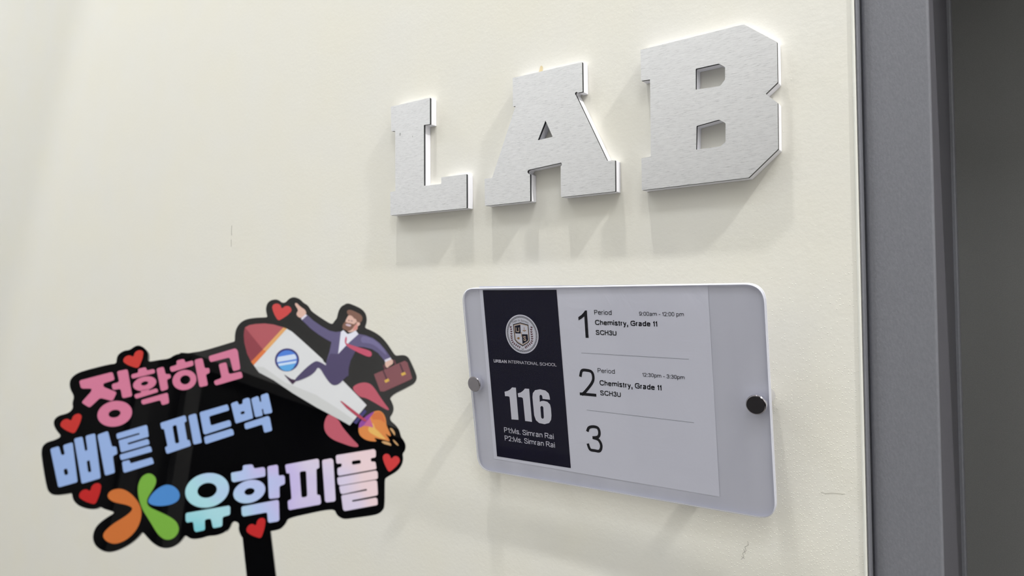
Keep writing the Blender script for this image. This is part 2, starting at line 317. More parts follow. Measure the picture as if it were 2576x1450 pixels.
PINK=[[[[-8526,2132],[-6825,2705],[-6631,2239],[-7214,2002],[-7171,1811],[-6397,1515],[-6551,1002],[-7242,1172],[-7709,587],[-8193,875],[-7779,1518],[-7779,1690],[-8348,1673]]],[[[-6593,2745],[-6037,2895],[-5537,1316],[-6047,1168],[-6237,1737],[-6634,1629],[-6767,1977],[-6363,2119]]],[[[-5433,508],[-5405,394],[-5399,278],[-5416,161],[-5455,48],[-5516,-59],[-5596,-158],[-5693,-246],[-5806,-321],[-5931,-381],[-6065,-425],[-6205,-452],[-6348,-461],[-6490,-451],[-6627,-424],[-6757,-380],[-6876,-320],[-6982,-245],[-7071,-157],[-7142,-59],[-7192,48],[-7222,161],[-7229,276],[-7214,392],[-7177,505],[-7118,613],[-7040,712],[-6944,801],[-6832,878],[-6707,940],[-6573,985],[-6431,1013],[-6287,1023],[-6143,1014],[-6004,987],[-5872,943],[-5751,882],[-5645,805],[-5555,716],[-5484,616]],[[-6022,363],[-6014,329],[-6013,294],[-6021,258],[-6036,223],[-6058,189],[-6087,158],[-6122,130],[-6162,105],[-6207,85],[-6254,70],[-6303,60],[-6352,56],[-6402,57],[-6449,64],[-6493,76],[-6534,93],[-6569,115],[-6599,141],[-6622,170],[-6637,202],[-6646,237],[-6646,272],[-6639,308],[-6624,343],[-6602,376],[-6573,408],[-6538,436],[-6498,460],[-6454,481],[-6407,496],[-6358,506],[-6308,510],[-6259,509],[-6211,503],[-6166,491],[-6126,473],[-6090,452],[-6061,425],[-6038,396]]],[[[-5804,2582],[-5402,2707],[-5480,2921],[-5052,3055],[-4980,2840],[-4579,2966],[-4486,2720],[-5720,2326]]],[[[-4370,2262],[-4354,2199],[-4354,2132],[-4369,2064],[-4399,1997],[-4443,1931],[-4500,1869],[-4569,1812],[-4648,1761],[-4734,1719],[-4827,1685],[-4923,1660],[-5020,1646],[-5116,1642],[-5208,1649],[-5295,1666],[-5374,1693],[-5443,1729],[-5501,1774],[-5545,1826],[-5576,1885],[-5592,1948],[-5593,2014],[-5579,2081],[-5550,2149],[-5506,2214],[-5450,2277],[-5382,2334],[-5304,2385],[-5217,2428],[-5125,2463],[-5028,2488],[-4931,2503],[-4834,2507],[-4740,2500],[-4653,2483],[-4573,2456],[-4504,2419],[-4446,2374],[-4401,2321]],[[-4787,2145],[-4782,2126],[-4783,2107],[-4788,2087],[-4798,2067],[-4812,2048],[-4831,2029],[-4852,2012],[-4878,1997],[-4905,1984],[-4934,1973],[-4965,1965],[-4995,1960],[-5025,1958],[-5054,1959],[-5081,1964],[-5106,1971],[-5127,1981],[-5145,1994],[-5158,2009],[-5167,2025],[-5172,2044],[-5171,2063],[-5166,2083],[-5156,2103],[-5142,2122],[-5124,2141],[-5102,2158],[-5077,2173],[-5049,2186],[-5020,2197],[-4990,2205],[-4959,2210],[-4929,2212],[-4900,2211],[-4873,2207],[-4848,2199],[-4827,2189],[-4809,2176],[-4796,2162]]],[[[-5460,1410],[-5082,1531],[-5122,1682],[-4722,1786],[-4687,1665],[-4271,1830],[-4142,1607],[-5337,1159]]],[[[-4466,2982],[-4081,3121],[-3898,2647],[-3663,2698],[-3560,2459],[-3800,2358],[-3628,1789],[-4014,1636]]],[[[-5045,1094],[-3634,1586],[-3468,967],[-3858,823],[-3971,1136],[-4920,825]]],[[[-3754,3102],[-3337,3249],[-3436,3497],[-2998,3634],[-2920,3403],[-2494,3558],[-2406,3245],[-3618,2793]]],[[[-2184,2549],[-2159,2456],[-2150,2361],[-2157,2266],[-2181,2174],[-2220,2086],[-2274,2004],[-2341,1931],[-2420,1869],[-2508,1819],[-2604,1782],[-2704,1759],[-2807,1750],[-2911,1757],[-3012,1777],[-3108,1812],[-3197,1861],[-3276,1921],[-3344,1992],[-3400,2072],[-3441,2158],[-3466,2250],[-3476,2344],[-3469,2439],[-3447,2531],[-3408,2620],[-3355,2702],[-3289,2775],[-3211,2838],[-3123,2890],[-3027,2928],[-2926,2952],[-2822,2961],[-2717,2955],[-2615,2934],[-2518,2899],[-2429,2850],[-2348,2789],[-2280,2717],[-2224,2636]],[[-2498,2451],[-2487,2410],[-2483,2367],[-2485,2325],[-2495,2284],[-2511,2245],[-2534,2209],[-2563,2176],[-2596,2149],[-2634,2127],[-2675,2110],[-2719,2100],[-2764,2097],[-2808,2100],[-2852,2110],[-2894,2126],[-2933,2148],[-2968,2176],[-2998,2208],[-3022,2244],[-3040,2283],[-3052,2324],[-3057,2366],[-3054,2408],[-3045,2449],[-3029,2489],[-3006,2525],[-2978,2557],[-2944,2585],[-2906,2607],[-2865,2624],[-2821,2634],[-2776,2637],[-2731,2634],[-2687,2624],[-2645,2608],[-2606,2586],[-2571,2559],[-2541,2526],[-2517,2490]]],[[[-2420,3580],[-1984,3723],[-1761,3078],[-1522,3150],[-1446,2825],[-1670,2729],[-1453,2073],[-1917,1946]]],[[[-1654,3832],[-166,4392],[-17,4250],[268,3106],[-134,2965],[-430,3815],[-1509,3474]]],[[[-1017,3378],[-593,3521],[-352,2786],[336,2981],[468,2605],[-1036,2073],[-1175,2344],[-739,2546]]]]
BLUE=[[[[-9348,-1748],[-8932,-1591],[-8711,-2098],[-8539,-2048],[-8726,-1539],[-8263,-1368],[-7626,-3534],[-8555,-3834]],[[-8478,-2864],[-8295,-2790],[-8170,-3115],[-8337,-3187]]],[[[-8224,-1166],[-7806,-1043],[-7534,-1834],[-7410,-1790],[-7653,-1003],[-7179,-847],[-6473,-3311],[-7402,-3627]],[[-7359,-2391],[-7216,-2329],[-7009,-2984],[-7177,-2998]]],[[[-7044,-930],[-6527,-704],[-6164,-1587],[-5950,-1553],[-5813,-1977],[-6044,-2084],[-5780,-3013],[-6267,-3179]]],[[[-6066,-854],[-4538,-318],[-4466,-386],[-4309,-961],[-4355,-998],[-5392,-1362],[-5327,-1454],[-4359,-1113],[-4265,-1187],[-4206,-1381],[-4261,-1429],[-5609,-1879],[-5669,-1823],[-5865,-1248],[-5836,-1216],[-4801,-862],[-4841,-775],[-5928,-1149],[-5974,-1111]]],[[[-5702,-2025],[-4197,-1510],[-4097,-1562],[-4009,-1786],[-4038,-1830],[-5541,-2316],[-5603,-2268]]],[[[-5513,-2404],[-5149,-2300],[-5097,-2377],[-5048,-2493],[-3991,-2146],[-3922,-2202],[-3817,-2446],[-3848,-2499],[-5272,-3005],[-5351,-2950]]],[[[-3806,-196],[-2527,275],[-2461,225],[-2364,-61],[-2492,-130],[-2198,-1137],[-2077,-1128],[-1963,-1400],[-1993,-1471],[-3157,-1925],[-3219,-1892],[-3351,-1564],[-3210,-1501],[-3543,-521],[-3669,-544]],[[-3116,-345],[-2903,-268],[-2597,-1299],[-2812,-1354]]],[[[-2324,270],[-1982,392],[-1888,353],[-1391,-1228],[-1432,-1289],[-1771,-1380],[-1837,-1327]]],[[[-1731,471],[-263,973],[-197,929],[-98,679],[-141,615],[-1173,252],[-1004,-283],[-36,58],[49,14],[147,-274],[-1258,-801],[-1355,-738]]],[[[-1304,-941],[142,-436],[258,-500],[355,-786],[-1132,-1339],[-1201,-1285]]],[[[-49,1037],[282,1176],[344,1125],[412,967],[635,1032],[587,1288],[874,1408],[992,1359],[1304,236],[1268,187],[403,-126],[342,-75]],[[549,547],[763,630],[828,467],[603,393]]],[[[1072,1361],[1416,1522],[1488,1471],[1594,1175],[1678,1187],[1590,1573],[1935,1715],[2026,1664],[2362,611],[2310,532],[1951,451],[1890,502],[1815,773],[1742,752],[1832,423],[1810,364],[1469,265],[1404,316]]],[[[843,-122],[2130,356],[2251,278],[2459,-453],[2424,-515],[2081,-627],[2010,-577],[1872,-143],[995,-458],[913,-389]]]]
PEARL=[[[[379,-3628],[417,-3774],[425,-3924],[405,-4073],[356,-4219],[280,-4358],[178,-4485],[54,-4599],[-89,-4696],[-249,-4774],[-421,-4831],[-600,-4866],[-783,-4878],[-964,-4867],[-1141,-4833],[-1308,-4777],[-1461,-4701],[-1597,-4605],[-1713,-4494],[-1805,-4368],[-1872,-4232],[-1911,-4088],[-1922,-3940],[-1905,-3791],[-1859,-3646],[-1786,-3507],[-1687,-3378],[-1565,-3262],[-1423,-3163],[-1264,-3083],[-1091,-3023],[-910,-2986],[-725,-2972],[-540,-2982],[-361,-3015],[-191,-3072],[-35,-3149],[104,-3246],[221,-3361],[313,-3489]],[[-250,-3796],[-233,-3860],[-230,-3925],[-239,-3990],[-261,-4054],[-295,-4114],[-341,-4170],[-396,-4220],[-460,-4263],[-532,-4298],[-609,-4324],[-689,-4340],[-771,-4346],[-852,-4342],[-931,-4327],[-1005,-4304],[-1074,-4271],[-1134,-4229],[-1185,-4181],[-1226,-4126],[-1255,-4066],[-1272,-4003],[-1276,-3939],[-1267,-3874],[-1246,-3810],[-1212,-3749],[-1168,-3693],[-1112,-3643],[-1049,-3599],[-977,-3564],[-900,-3538],[-820,-3521],[-737,-3515],[-655,-3519],[-576,-3533],[-501,-3557],[-432,-3590],[-371,-3632],[-320,-3681],[-279,-3736]]],[[[-1750,-5172],[527,-4759],[605,-4847],[646,-5268],[247,-5369],[301,-5885],[-189,-5987],[-366,-5456],[-686,-5516],[-595,-6081],[-1076,-6185],[-1172,-6079],[-1291,-5615],[-1603,-5686],[-1687,-5587]]],[[[434,-2994],[476,-2937],[1069,-2823],[1039,-2556],[1117,-2510],[1569,-2452],[1668,-2698],[2195,-2603],[2296,-2699],[2347,-3066],[2297,-3138],[630,-3478],[511,-3396]]],[[[2382,-3695],[2412,-3791],[2419,-3892],[2406,-3995],[2371,-4097],[2316,-4196],[2243,-4290],[2152,-4376],[2047,-4452],[1930,-4516],[1804,-4567],[1672,-4604],[1537,-4626],[1403,-4631],[1272,-4621],[1149,-4596],[1035,-4555],[934,-4500],[848,-4433],[779,-4354],[729,-4267],[699,-4172],[690,-4072],[702,-3971],[735,-3869],[788,-3770],[860,-3676],[950,-3589],[1054,-3512],[1170,-3446],[1297,-3394],[1429,-3356],[1565,-3333],[1701,-3327],[1833,-3336],[1959,-3362],[2074,-3403],[2177,-3458],[2263,-3527],[2333,-3607]],[[1833,-3911],[1840,-3941],[1840,-3972],[1833,-4003],[1819,-4033],[1800,-4063],[1774,-4090],[1743,-4115],[1708,-4136],[1669,-4154],[1627,-4167],[1584,-4176],[1541,-4180],[1498,-4179],[1456,-4174],[1417,-4163],[1382,-4149],[1351,-4130],[1325,-4107],[1305,-4082],[1291,-4054],[1284,-4024],[1284,-3993],[1291,-3962],[1304,-3932],[1324,-3903],[1349,-3875],[1380,-3850],[1415,-3829],[1454,-3811],[1496,-3798],[1539,-3789],[1582,-3784],[1626,-3785],[1667,-3791],[1707,-3801],[1742,-3816],[1773,-3835],[1799,-3857],[1819,-3883]]],[[[2403,-2566],[2928,-2461],[3007,-2545],[3087,-3098],[3335,-3038],[3436,-3134],[3489,-3553],[3182,-3673],[3257,-4257],[3194,-4327],[2729,-4381],[2661,-4298]]],[[[1202,-4816],[3157,-4433],[3243,-4515],[3368,-5537],[3281,-5618],[2823,-5693],[2743,-5612],[2655,-5118],[1381,-5353],[1282,-5259]]],[[[3382,-2457],[5202,-2086],[5299,-2165],[5352,-2620],[5186,-2675],[5344,-4152],[5518,-4140],[5615,-4567],[5561,-4681],[3881,-4995],[3808,-4934],[3724,-4471],[3941,-4408],[3684,-2931],[3514,-2959]],[[4246,-2845],[4611,-2788],[4805,-4248],[4481,-4312]]],[[[5471,-2163],[6005,-2053],[6120,-2154],[6425,-4433],[6351,-4512],[5911,-4566],[5826,-4488]]],[[[6248,-1933],[6306,-1863],[8454,-1475],[8562,-1567],[8599,-1957],[8277,-2019],[8333,-2234],[8584,-2202],[8665,-2603],[8605,-2653],[6516,-3058],[6430,-2969],[6389,-2601],[6641,-2542],[6626,-2328],[6372,-2366],[6310,-2304]],[[7190,-2192],[7704,-2114],[7752,-2328],[7226,-2420]]],[[[6428,-3208],[6472,-3146],[8644,-2727],[8750,-2817],[8783,-3144],[8724,-3221],[6585,-3611],[6485,-3517]]],[[[6576,-3684],[6635,-3636],[8647,-3282],[8752,-3357],[8837,-4089],[8764,-4160],[7357,-4440],[7391,-4528],[8734,-4280],[8824,-4355],[8855,-4648],[8796,-4709],[6984,-5045],[6885,-4957],[6733,-4212],[6786,-4156],[8203,-3874],[8168,-3785],[6782,-4101],[6679,-4046]]]]
HEARTS=[[[1958,7051],[2622,6925],[2165,6271]],[[-6096,3430],[-5534,3781],[-5489,3006]],[[-8822,-365],[-8254,-43],[-8269,-844]],[[-7171,-4222],[-6598,-3863],[-6549,-4679]],[[1864,-6049],[2400,-5698],[2441,-6485]],[[9222,-2014],[9800,-2149],[9423,-2773]]]
LOGO={'orange':[[-5977,-4275],[-5933,-4077],[-5764,-3937],[-5431,-3855],[-5111,-3932],[-4772,-4130],[-4456,-4426],[-4215,-4742],[-4066,-5097],[-4045,-5489],[-4121,-5879],[-4297,-6227],[-4556,-6515],[-4832,-6686],[-5119,-6780],[-5385,-6760],[-5670,-6625],[-5855,-6414],[-5848,-6222],[-5698,-5992],[-5370,-5683],[-4956,-5411],[-4687,-5176],[-4564,-4980],[-4621,-4862],[-4828,-4764],[-5146,-4686],[-5541,-4609],[-5830,-4472]],'green':[[-3986,-3017],[-3758,-3096],[-3572,-3297],[-3537,-3539],[-3614,-3822],[-3795,-4184],[-3889,-4463],[-3835,-4701],[-3654,-4879],[-3241,-5056],[-2702,-5292],[-2280,-5528],[-2048,-5803],[-1972,-6077],[-2051,-6350],[-2257,-6544],[-2519,-6601],[-2802,-6503],[-3110,-6230],[-3447,-5763],[-3780,-5332],[-4070,-4939],[-4296,-4465],[-4445,-3988],[-4467,-3587],[-4363,-3244],[-4192,-3080]],'blue':[[-3825,-4503],[-3744,-4263],[-3518,-3942],[-3201,-3698],[-2897,-3623],[-2569,-3714],[-2302,-3934],[-2166,-4215],[-2226,-4496],[-2476,-4677],[-2852,-4777],[-3317,-4799],[-3638,-4720],[-3769,-4622]]}
PICTURE=[['rocket/fin',[176,84,100],[[6886,2159],[7168,2429],[7623,2563],[8001,2480],[8298,2179],[8653,1667],[9005,1205],[9243,929],[9163,856],[8780,1058],[8302,1327],[7777,1595],[7405,1632]],1],['rocket/fin',[176,84,100],[[5653,606],[5457,234],[5418,-133],[5488,-450],[5714,-763],[6090,-1004],[6596,-1176],[7102,-1348],[7487,-1387],[7548,-1273],[7211,-962],[6774,-515],[6429,-111],[6244,252]],1],['rocket/nozzle',[62,58,112],[[7751,891],[7884,754],[7329,-9],[7140,88]],0],['rocket/flame',[206,128,68],[[7479,18],[7602,238],[7824,442],[8220,731],[8491,827],[8690,822],[8876,687],[9006,490],[9090,213],[9101,14],[9246,-300],[9420,-612],[9386,-711],[9244,-645],[9060,-521],[9209,-714],[9293,-831],[9371,-1006],[9262,-988],[8984,-915],[8706,-861],[8389,-799],[8597,-1000],[8481,-1031],[8168,-1008],[7870,-916],[7605,-725],[7483,-493],[7465,-219]],1],['rocket/flame',[214,170,92],[[8024,-246],[8183,34],[8338,77],[8435,-238],[8682,-430],[8973,-719],[9180,-911],[8782,-821],[8299,-595],[8075,-442]],1],['rocket/flame',[196,108,60],[[8152,549],[8495,757],[8693,762],[8880,607],[8975,330],[9049,53],[8800,266],[8522,299],[8247,273]],1],['rocket/flame',[136,68,150],[[7479,18],[7602,238],[7824,442],[8220,731],[8376,774],[8230,571],[8085,349],[7867,66],[7723,-134],[7515,-237],[7466,-228]],1],['rocket/flame',[186,96,140],[[8122,389],[8174,192],[8352,-160],[8276,-202],[7955,-90],[7724,-154],[7901,146]],1],['rocket/flame',[190,150,104],[[9301,-219],[9418,-197],[9542,-294],[9672,-508],[9661,-686],[9513,-492]],1],['rocket/flame',[190,150,104],[[9513,-886],[9633,-923],[9819,-1096],[9947,-1289],[9725,-1176]],1],['rocket/flame',[190,150,104],[[8853,-1035],[8988,-993],[9225,-1028],[9406,-1103],[9494,-1277],[9334,-1231],[9037,-1168]],1],['rocket/hull',[206,208,212],[[1002,3388],[2717,5745],[3045,5567],[3612,5103],[4391,4440],[5027,3895],[5086,3770],[6571,2387],[7859,1151],[6935,-100],[6267,252],[4859,956],[3443,1751],[2254,2507],[1363,2946],[1057,3312]],0],['rocket/hull',[192,194,196],[[1057,3312],[1363,2946],[2254,2507],[3443,1751],[4859,956],[6267,252],[6935,-100],[7177,227],[6223,852],[4798,1697],[2936,2389],[1595,3284]],0],['rocket/nose_cone',[166,84,92],[[244,5712],[478,5869],[824,5955],[1369,6015],[1893,5977],[2504,5816],[1441,4373]],0],['rocket/nose_cone',[134,60,70],[[244,5712],[1441,4373],[838,3577],[545,4081],[311,4755],[230,5199],[221,5509]],0],['rocket/band',[212,158,100],[[2504,5816],[2717,5745],[1645,4261],[1441,4373]],0],['rocket/band',[208,116,66],[[1441,4373],[1645,4261],[1002,3381],[828,3584]],0],['rocket/porthole',[48,42,104],[[3605,3937],[3625,3825],[3627,3713],[3612,3602],[3579,3495],[3530,3396],[3466,3307],[3389,3229],[3300,3165],[3201,3116],[3096,3083],[2986,3068],[2875,3070],[2764,3089],[2658,3125],[2557,3177],[2465,3244],[2385,3324],[2317,3416],[2263,3516],[2226,3623],[2205,3734],[2202,3846],[2216,3957],[2248,4063],[2295,4163],[2358,4253],[2435,4332],[2524,4397],[2623,4448],[2729,4481],[2839,4498],[2952,4496],[3063,4477],[3171,4441],[3273,4388],[3365,4320],[3447,4239],[3515,4147],[3568,4045]],0],['rocket/porthole',[74,120,206],[[3504,3913],[3521,3819],[3523,3725],[3509,3632],[3482,3542],[3440,3459],[3386,3383],[3320,3318],[3244,3264],[3161,3222],[3071,3194],[2978,3181],[2884,3183],[2790,3199],[2700,3229],[2614,3273],[2537,3329],[2468,3396],[2411,3473],[2366,3557],[2334,3647],[2317,3740],[2315,3834],[2327,3927],[2354,4017],[2395,4101],[2448,4177],[2514,4243],[2589,4298],[2673,4340],[2763,4369],[2856,4383],[2952,4382],[3046,4366],[3138,4336],[3224,4291],[3302,4235],[3371,4167],[3428,4089],[3473,4004]],0],['rocket/porthole',[88,158,216],[[2473,3373],[3422,3578],[3350,3303],[3142,3109],[2887,3083],[2653,3177]],0],['rocket/porthole',[196,210,232],[[2360,3941],[3320,4163],[3434,4023],[3471,3860],[2347,3613],[2324,3776]],0],['rocket/porthole',[192,212,236],[[2400,3523],[3481,3751],[3453,3596],[2472,3380]],0],['rocket/stripe',[168,66,86],[[6255,1355],[6370,1345],[7283,693],[7931,221],[7821,140],[7298,461],[6673,933]],0],['businessman/trousers',[72,64,98],[[3458,2570],[3783,2983],[4197,3449],[4538,3735],[4718,3780],[5002,3670],[5340,3467],[5581,3331],[6608,3176],[6603,2912],[6365,2689],[6198,2446],[5934,2296],[5702,2336],[5456,2564],[5149,2982],[4940,3309],[4751,3374],[4678,3156],[4427,2886],[4038,2660],[3559,2456]],1],['businessman/shoe',[56,36,62],[[2824,2865],[2941,2812],[3275,2611],[3503,2572],[3557,2479],[3382,2277],[3048,2627]],0],['businessman/jacket',[90,84,120],[[3837,6702],[4270,6329],[4811,5982],[5298,5731],[5678,5659],[6002,5714],[5931,4261],[6328,4766],[7047,5611],[7526,5533],[8012,5355],[8409,5074],[8763,4693],[9019,4358],[9173,4142],[8806,3908],[8603,4145],[8350,4430],[7958,4660],[7479,4764],[6961,4767],[6938,4398],[6716,3879],[6634,3392],[6644,2912],[6216,2755],[5244,3439],[5264,3776],[5399,4410],[5471,5000],[5108,5180],[4619,5479],[4126,5827],[3773,6157],[3532,6363]],0],['businessman/jacket',[72,64,98],[[5931,4261],[6328,4766],[6921,4667],[6929,4398],[6716,3879],[6634,3392],[6644,2912],[6216,2755],[5244,3439],[5287,3777],[5457,4267]],0],['businessman/jacket',[108,102,142],[[7245,5471],[7674,5440],[8114,5235],[8513,4905],[8819,4547],[8929,4256],[8582,4537],[8133,4914],[7651,5042],[7274,5026]],1],['businessman/shirt',[212,214,228],[[6137,5809],[5995,5688],[5931,4261],[6328,4766],[6610,5097],[7082,5588],[6892,5813],[6620,5642],[6413,5558]],0],['businessman/necktie',[184,78,104],[[6288,5330],[6351,5432],[6403,5236],[6359,4988],[6456,4943],[7008,4769],[7870,4558],[7999,4367],[7940,4169],[7705,4160],[6932,4496],[6396,4793],[6262,5033]],1],['businessman/head',[208,172,160],[[6382,6783],[6287,6591],[6209,6358],[6304,5962],[6433,5663],[6699,5710],[7012,5881],[6997,6109],[7128,6172],[7140,6316],[7033,6383],[6953,6364],[6882,6620],[6711,6741],[6516,6804]],1],['businessman/head',[200,136,128],[[6959,6279],[6882,6203],[6784,6056],[6692,5809],[6853,5831],[7003,5909],[6991,6094]],1],['businessman/beard',[118,86,74],[[6209,6358],[6348,6293],[6580,6261],[6774,6198],[6885,6361],[6953,6364],[6882,6203],[6782,6084],[6686,5895],[6520,5759],[6386,5753],[6204,5844],[6080,5895],[6052,6093],[6123,6239]],1],['businessman/beard',[196,176,188],[[6234,6187],[6339,6228],[6504,6193],[6616,6141],[6554,6052],[6418,6060],[6279,6118]],1],['businessman/hair',[120,88,76],[[6260,6978],[6305,7111],[6411,7152],[6562,7131],[6772,7040],[6983,6949],[7182,6822],[7267,6667],[7246,6465],[7145,6330],[7034,6368],[6940,6349],[6872,6562],[6735,6584],[6658,6710],[6545,6776],[6382,6783]],1],['businessman/eye',[124,92,92],[[6476,6437],[6465,6414],[6440,6403],[6412,6407],[6391,6425],[6384,6449],[6395,6471],[6419,6483],[6448,6479],[6469,6461]],0],['businessman/eye',[138,112,118],[[6667,6412],[6653,6390],[6622,6379],[6585,6384],[6557,6403],[6548,6428],[6562,6450],[6593,6460],[6629,6455],[6658,6437]],0],['businessman/hand',[208,172,160],[[3044,7376],[3138,7445],[3355,7248],[3533,7114],[3709,7015],[3833,6735],[3510,6435],[3267,6565],[3201,6740],[3314,6960],[3107,7235]],1],['businessman/cuff',[208,206,222],[[3767,6725],[3867,6644],[3585,6343],[3500,6434]],0],['businessman/briefcase',[96,58,66],[[8702,3636],[8779,3712],[8904,3400],[9433,3711],[9298,4024],[9417,4019],[9554,3667],[8839,3301]],0],['businessman/briefcase',[122,76,82],[[8185,3061],[10039,3993],[10211,3887],[10551,2898],[10473,2813],[8862,2005],[8628,2012]],0],['businessman/briefcase',[70,44,54],[[8687,3320],[8770,3357],[9041,2776],[8963,2740]],0],['businessman/briefcase',[70,44,54],[[9706,3770],[9790,3807],[10035,3245],[9956,3208]],0],['businessman/briefcase',[204,166,78],[[8839,2697],[9076,2835],[9164,2684],[8927,2547]],0],['businessman/briefcase',[204,166,78],[[9830,3165],[10072,3281],[10159,3138],[9918,3013]],0],['businessman/hand',[208,172,160],[[8807,3884],[9176,4093],[9315,3976],[9312,3756],[9105,3626],[8972,3466],[8845,3617]],1],['businessman/cuff',[208,206,222],[[8792,3996],[9148,4166],[9211,4046],[8823,3850]],0]]
PAPER=[[-17598,11203],[10145,11030],[10078,-10159],[-17745,-9877]]
NAVY=[[-17103,10747],[-6892,10678],[-6901,-9561],[-17235,-9503]]
INK_TEXT=[['Period',[-2414,7961],[-355,7944],501,0.125],['9:00am - 12:00 pm',[2788,7892],[7561,7866],408,0.125],['Chemistry, Grade 11',[-2405,6853],[4685,6803],532,0.185],['SCH3U',[-2409,5783],[27,5758],507,0.185],['2',[-4975,-1014],[-2928,-1028],3010,0.105],['Period',[-2532,1657],[-487,1644],484,0.125],['12:30pm - 3:30pm',[2661,1545],[7218,1508],392,0.125],['Chemistry, Grade 11',[-2410,275],[4684,197],558,0.185],['SCH3U',[-2432,-821],[27,-836],524,0.185],['3',[-4632,-7265],[-2648,-7305],3014,0.105]]
PALE_TEXT=[['P1:Ms. Simran Rai',[-15801,-6359],[-8843,-6427],621,0.13],['P2:Ms. Simran Rai',[-15816,-7361],[-8791,-7417],612,0.13],['INTERNATIONAL',[-14291,2117],[-10114,2074],356,0.12],['SCHOOL',[-9910,2065],[-7681,2078],343,0.12]]
SERIF=['URBAN',[-16424,2116],[-14538,2112],344,0.2]
DIGIT_ONE=[[-3695,5410],[-3330,5421],[-3288,8404],[-3530,8382],[-3663,8210],[-3995,7911],[-4402,7667],[-4404,7317],[-4032,7494],[-3655,7758]]
RULES=[[[-4384,3726],[7799,3585]],[[-4261,-2626],[7899,-2844]]]
ROOM_NUMBER=[[[[-14080,-775],[-13528,-770],[-13552,-4628],[-14563,-4668],[-14555,-2275],[-14577,-1942],[-14773,-1885],[-15209,-1904],[-15227,-1377],[-14732,-1236],[-14335,-1016]]],[[[-12249,-784],[-11666,-776],[-11663,-4681],[-12619,-4666],[-12648,-2218],[-12675,-1937],[-12864,-1866],[-13298,-1867],[-13325,-1428],[-12889,-1292],[-12528,-1053]]],[[[-11300,-1736],[-11201,-1249],[-10852,-874],[-10157,-719],[-9432,-814],[-9037,-1120],[-8940,-1500],[-8925,-1844],[-9921,-1818],[-9939,-1503],[-10048,-1364],[-10222,-1377],[-10311,-1532],[-10341,-2211],[-10107,-2086],[-9796,-2040],[-9314,-2106],[-8978,-2394],[-8896,-2806],[-8904,-3648],[-9004,-4184],[-9310,-4583],[-9941,-4784],[-10675,-4719],[-11083,-4438],[-11276,-3868]],[[-10328,-2825],[-10203,-2687],[-10042,-2673],[-9920,-2811],[-9958,-3958],[-10024,-4123],[-10189,-4171],[-10337,-4047]]]]
CREST={'centre':[-12022,5606],'radius':2265,'shield':[[0,[[-13149,6740],[-12092,6967],[-11004,6718],[-11011,4871],[-11193,4637],[-12046,4181],[-12777,4540],[-13108,4923]]],[1,[[-13055,6657],[-12101,6871],[-11089,6634],[-11097,4907],[-11278,4692],[-12034,4296],[-12713,4627],[-13025,4964]]],[2,[[-12965,6551],[-12114,6749],[-11156,6557],[-11184,4942],[-11338,4766],[-12043,4426],[-12613,4700],[-12916,4987]]],[0,[[-12943,6536],[-12118,6711],[-12166,5671],[-12937,5668]]],[0,[[-12014,5598],[-11230,5606],[-11199,5018],[-11319,4824],[-12040,4457]]],[3,[[-11642,6453],[-11597,6454],[-11598,6092],[-11680,6090]]],[3,[[-11893,5971],[-11802,6099],[-11626,6042],[-11436,6122],[-11369,5972],[-11507,5999],[-11640,5905],[-11754,5986]]],[3,[[-12835,5093],[-12532,5255],[-12303,5154],[-12531,5040]]],[3,[[-12679,5036],[-12391,5060],[-12416,4990],[-12662,4975]]]],'leaves':[[[-13534,6533],[-13487,6322],[-13457,6072],[-13472,5801],[-13501,5530],[-13506,5260],[-13508,5028],[-13464,4778],[-13348,4549],[-13131,4402],[-12889,4275],[-12647,4148],[-12405,4041]],[[-10549,6549],[-10646,6339],[-10687,6074],[-10677,5809],[-10659,5545],[-10650,5280],[-10666,5033],[-10715,4766],[-10870,4572],[-11110,4430],[-11350,4289],[-11569,4148],[-11741,4027]]],'stems':[[[-12295,3987],[-11877,3727]],[[-11837,3985],[-12292,3711]],[[-13643,6608],[-13535,6436]],[[-10487,6588],[-10614,6434]]],'words':[['U',[-12807,5847],[-12328,5843],510,0.2],['S',[-11871,4853],[-11489,4841],541,0.2],['I',[-12144,5312],[-12016,5308],524,0.24]],'motto':[[-13185,6839],[-12132,7111],[-11003,6813]]}

# ================================================================ materials
# painted plaster wall: cream, orange-peel roller texture, a patch of small raised paint dots low beside the door frame
M_wall = mat('cream_wall_paint', srgb(240, 238, 231), 0.62, spec=0.25)
c1 = coords(M_wall, (1, 1, 1))
n1 = N(M_wall, 'ShaderNodeTexNoise', Scale=170.0, Detail=3.0, Roughness=0.55); LK(M_wall, c1, n1.inputs['Vector'])
n2 = N(M_wall, 'ShaderNodeTexNoise', Scale=9.0, Detail=2.0); LK(M_wall, c1, n2.inputs['Vector'])
vo = N(M_wall, 'ShaderNodeTexVoronoi', Scale=360.0, Randomness=1.0); vo.voronoi_dimensions = '2D'
swz = N(M_wall, 'ShaderNodeMapping'); swz.inputs['Rotation'].default_value = (math.pi / 2, 0, 0); LK(M_wall, c1, swz.inputs['Vector']); LK(M_wall, swz.outputs['Vector'], vo.inputs['Vector'])
dots = N(M_wall, 'ShaderNodeMapRange'); dots.interpolation_type = 'SMOOTHSTEP'
dots.inputs['From Min'].default_value = 0.04; dots.inputs['From Max'].default_value = 0.24; dots.inputs['To Min'].default_value = 1; dots.inputs['To Max'].default_value = 0
LK(M_wall, vo.outputs['Distance'], dots.inputs['Value'])
sep = N(M_wall, 'ShaderNodeSeparateColor'); LK(M_wall, vo.outputs['Color'], sep.inputs[0])
tc = N(M_wall, 'ShaderNodeTexCoord'); sx = N(M_wall, 'ShaderNodeSeparateXYZ'); LK(M_wall, tc.outputs['Object'], sx.inputs[0])
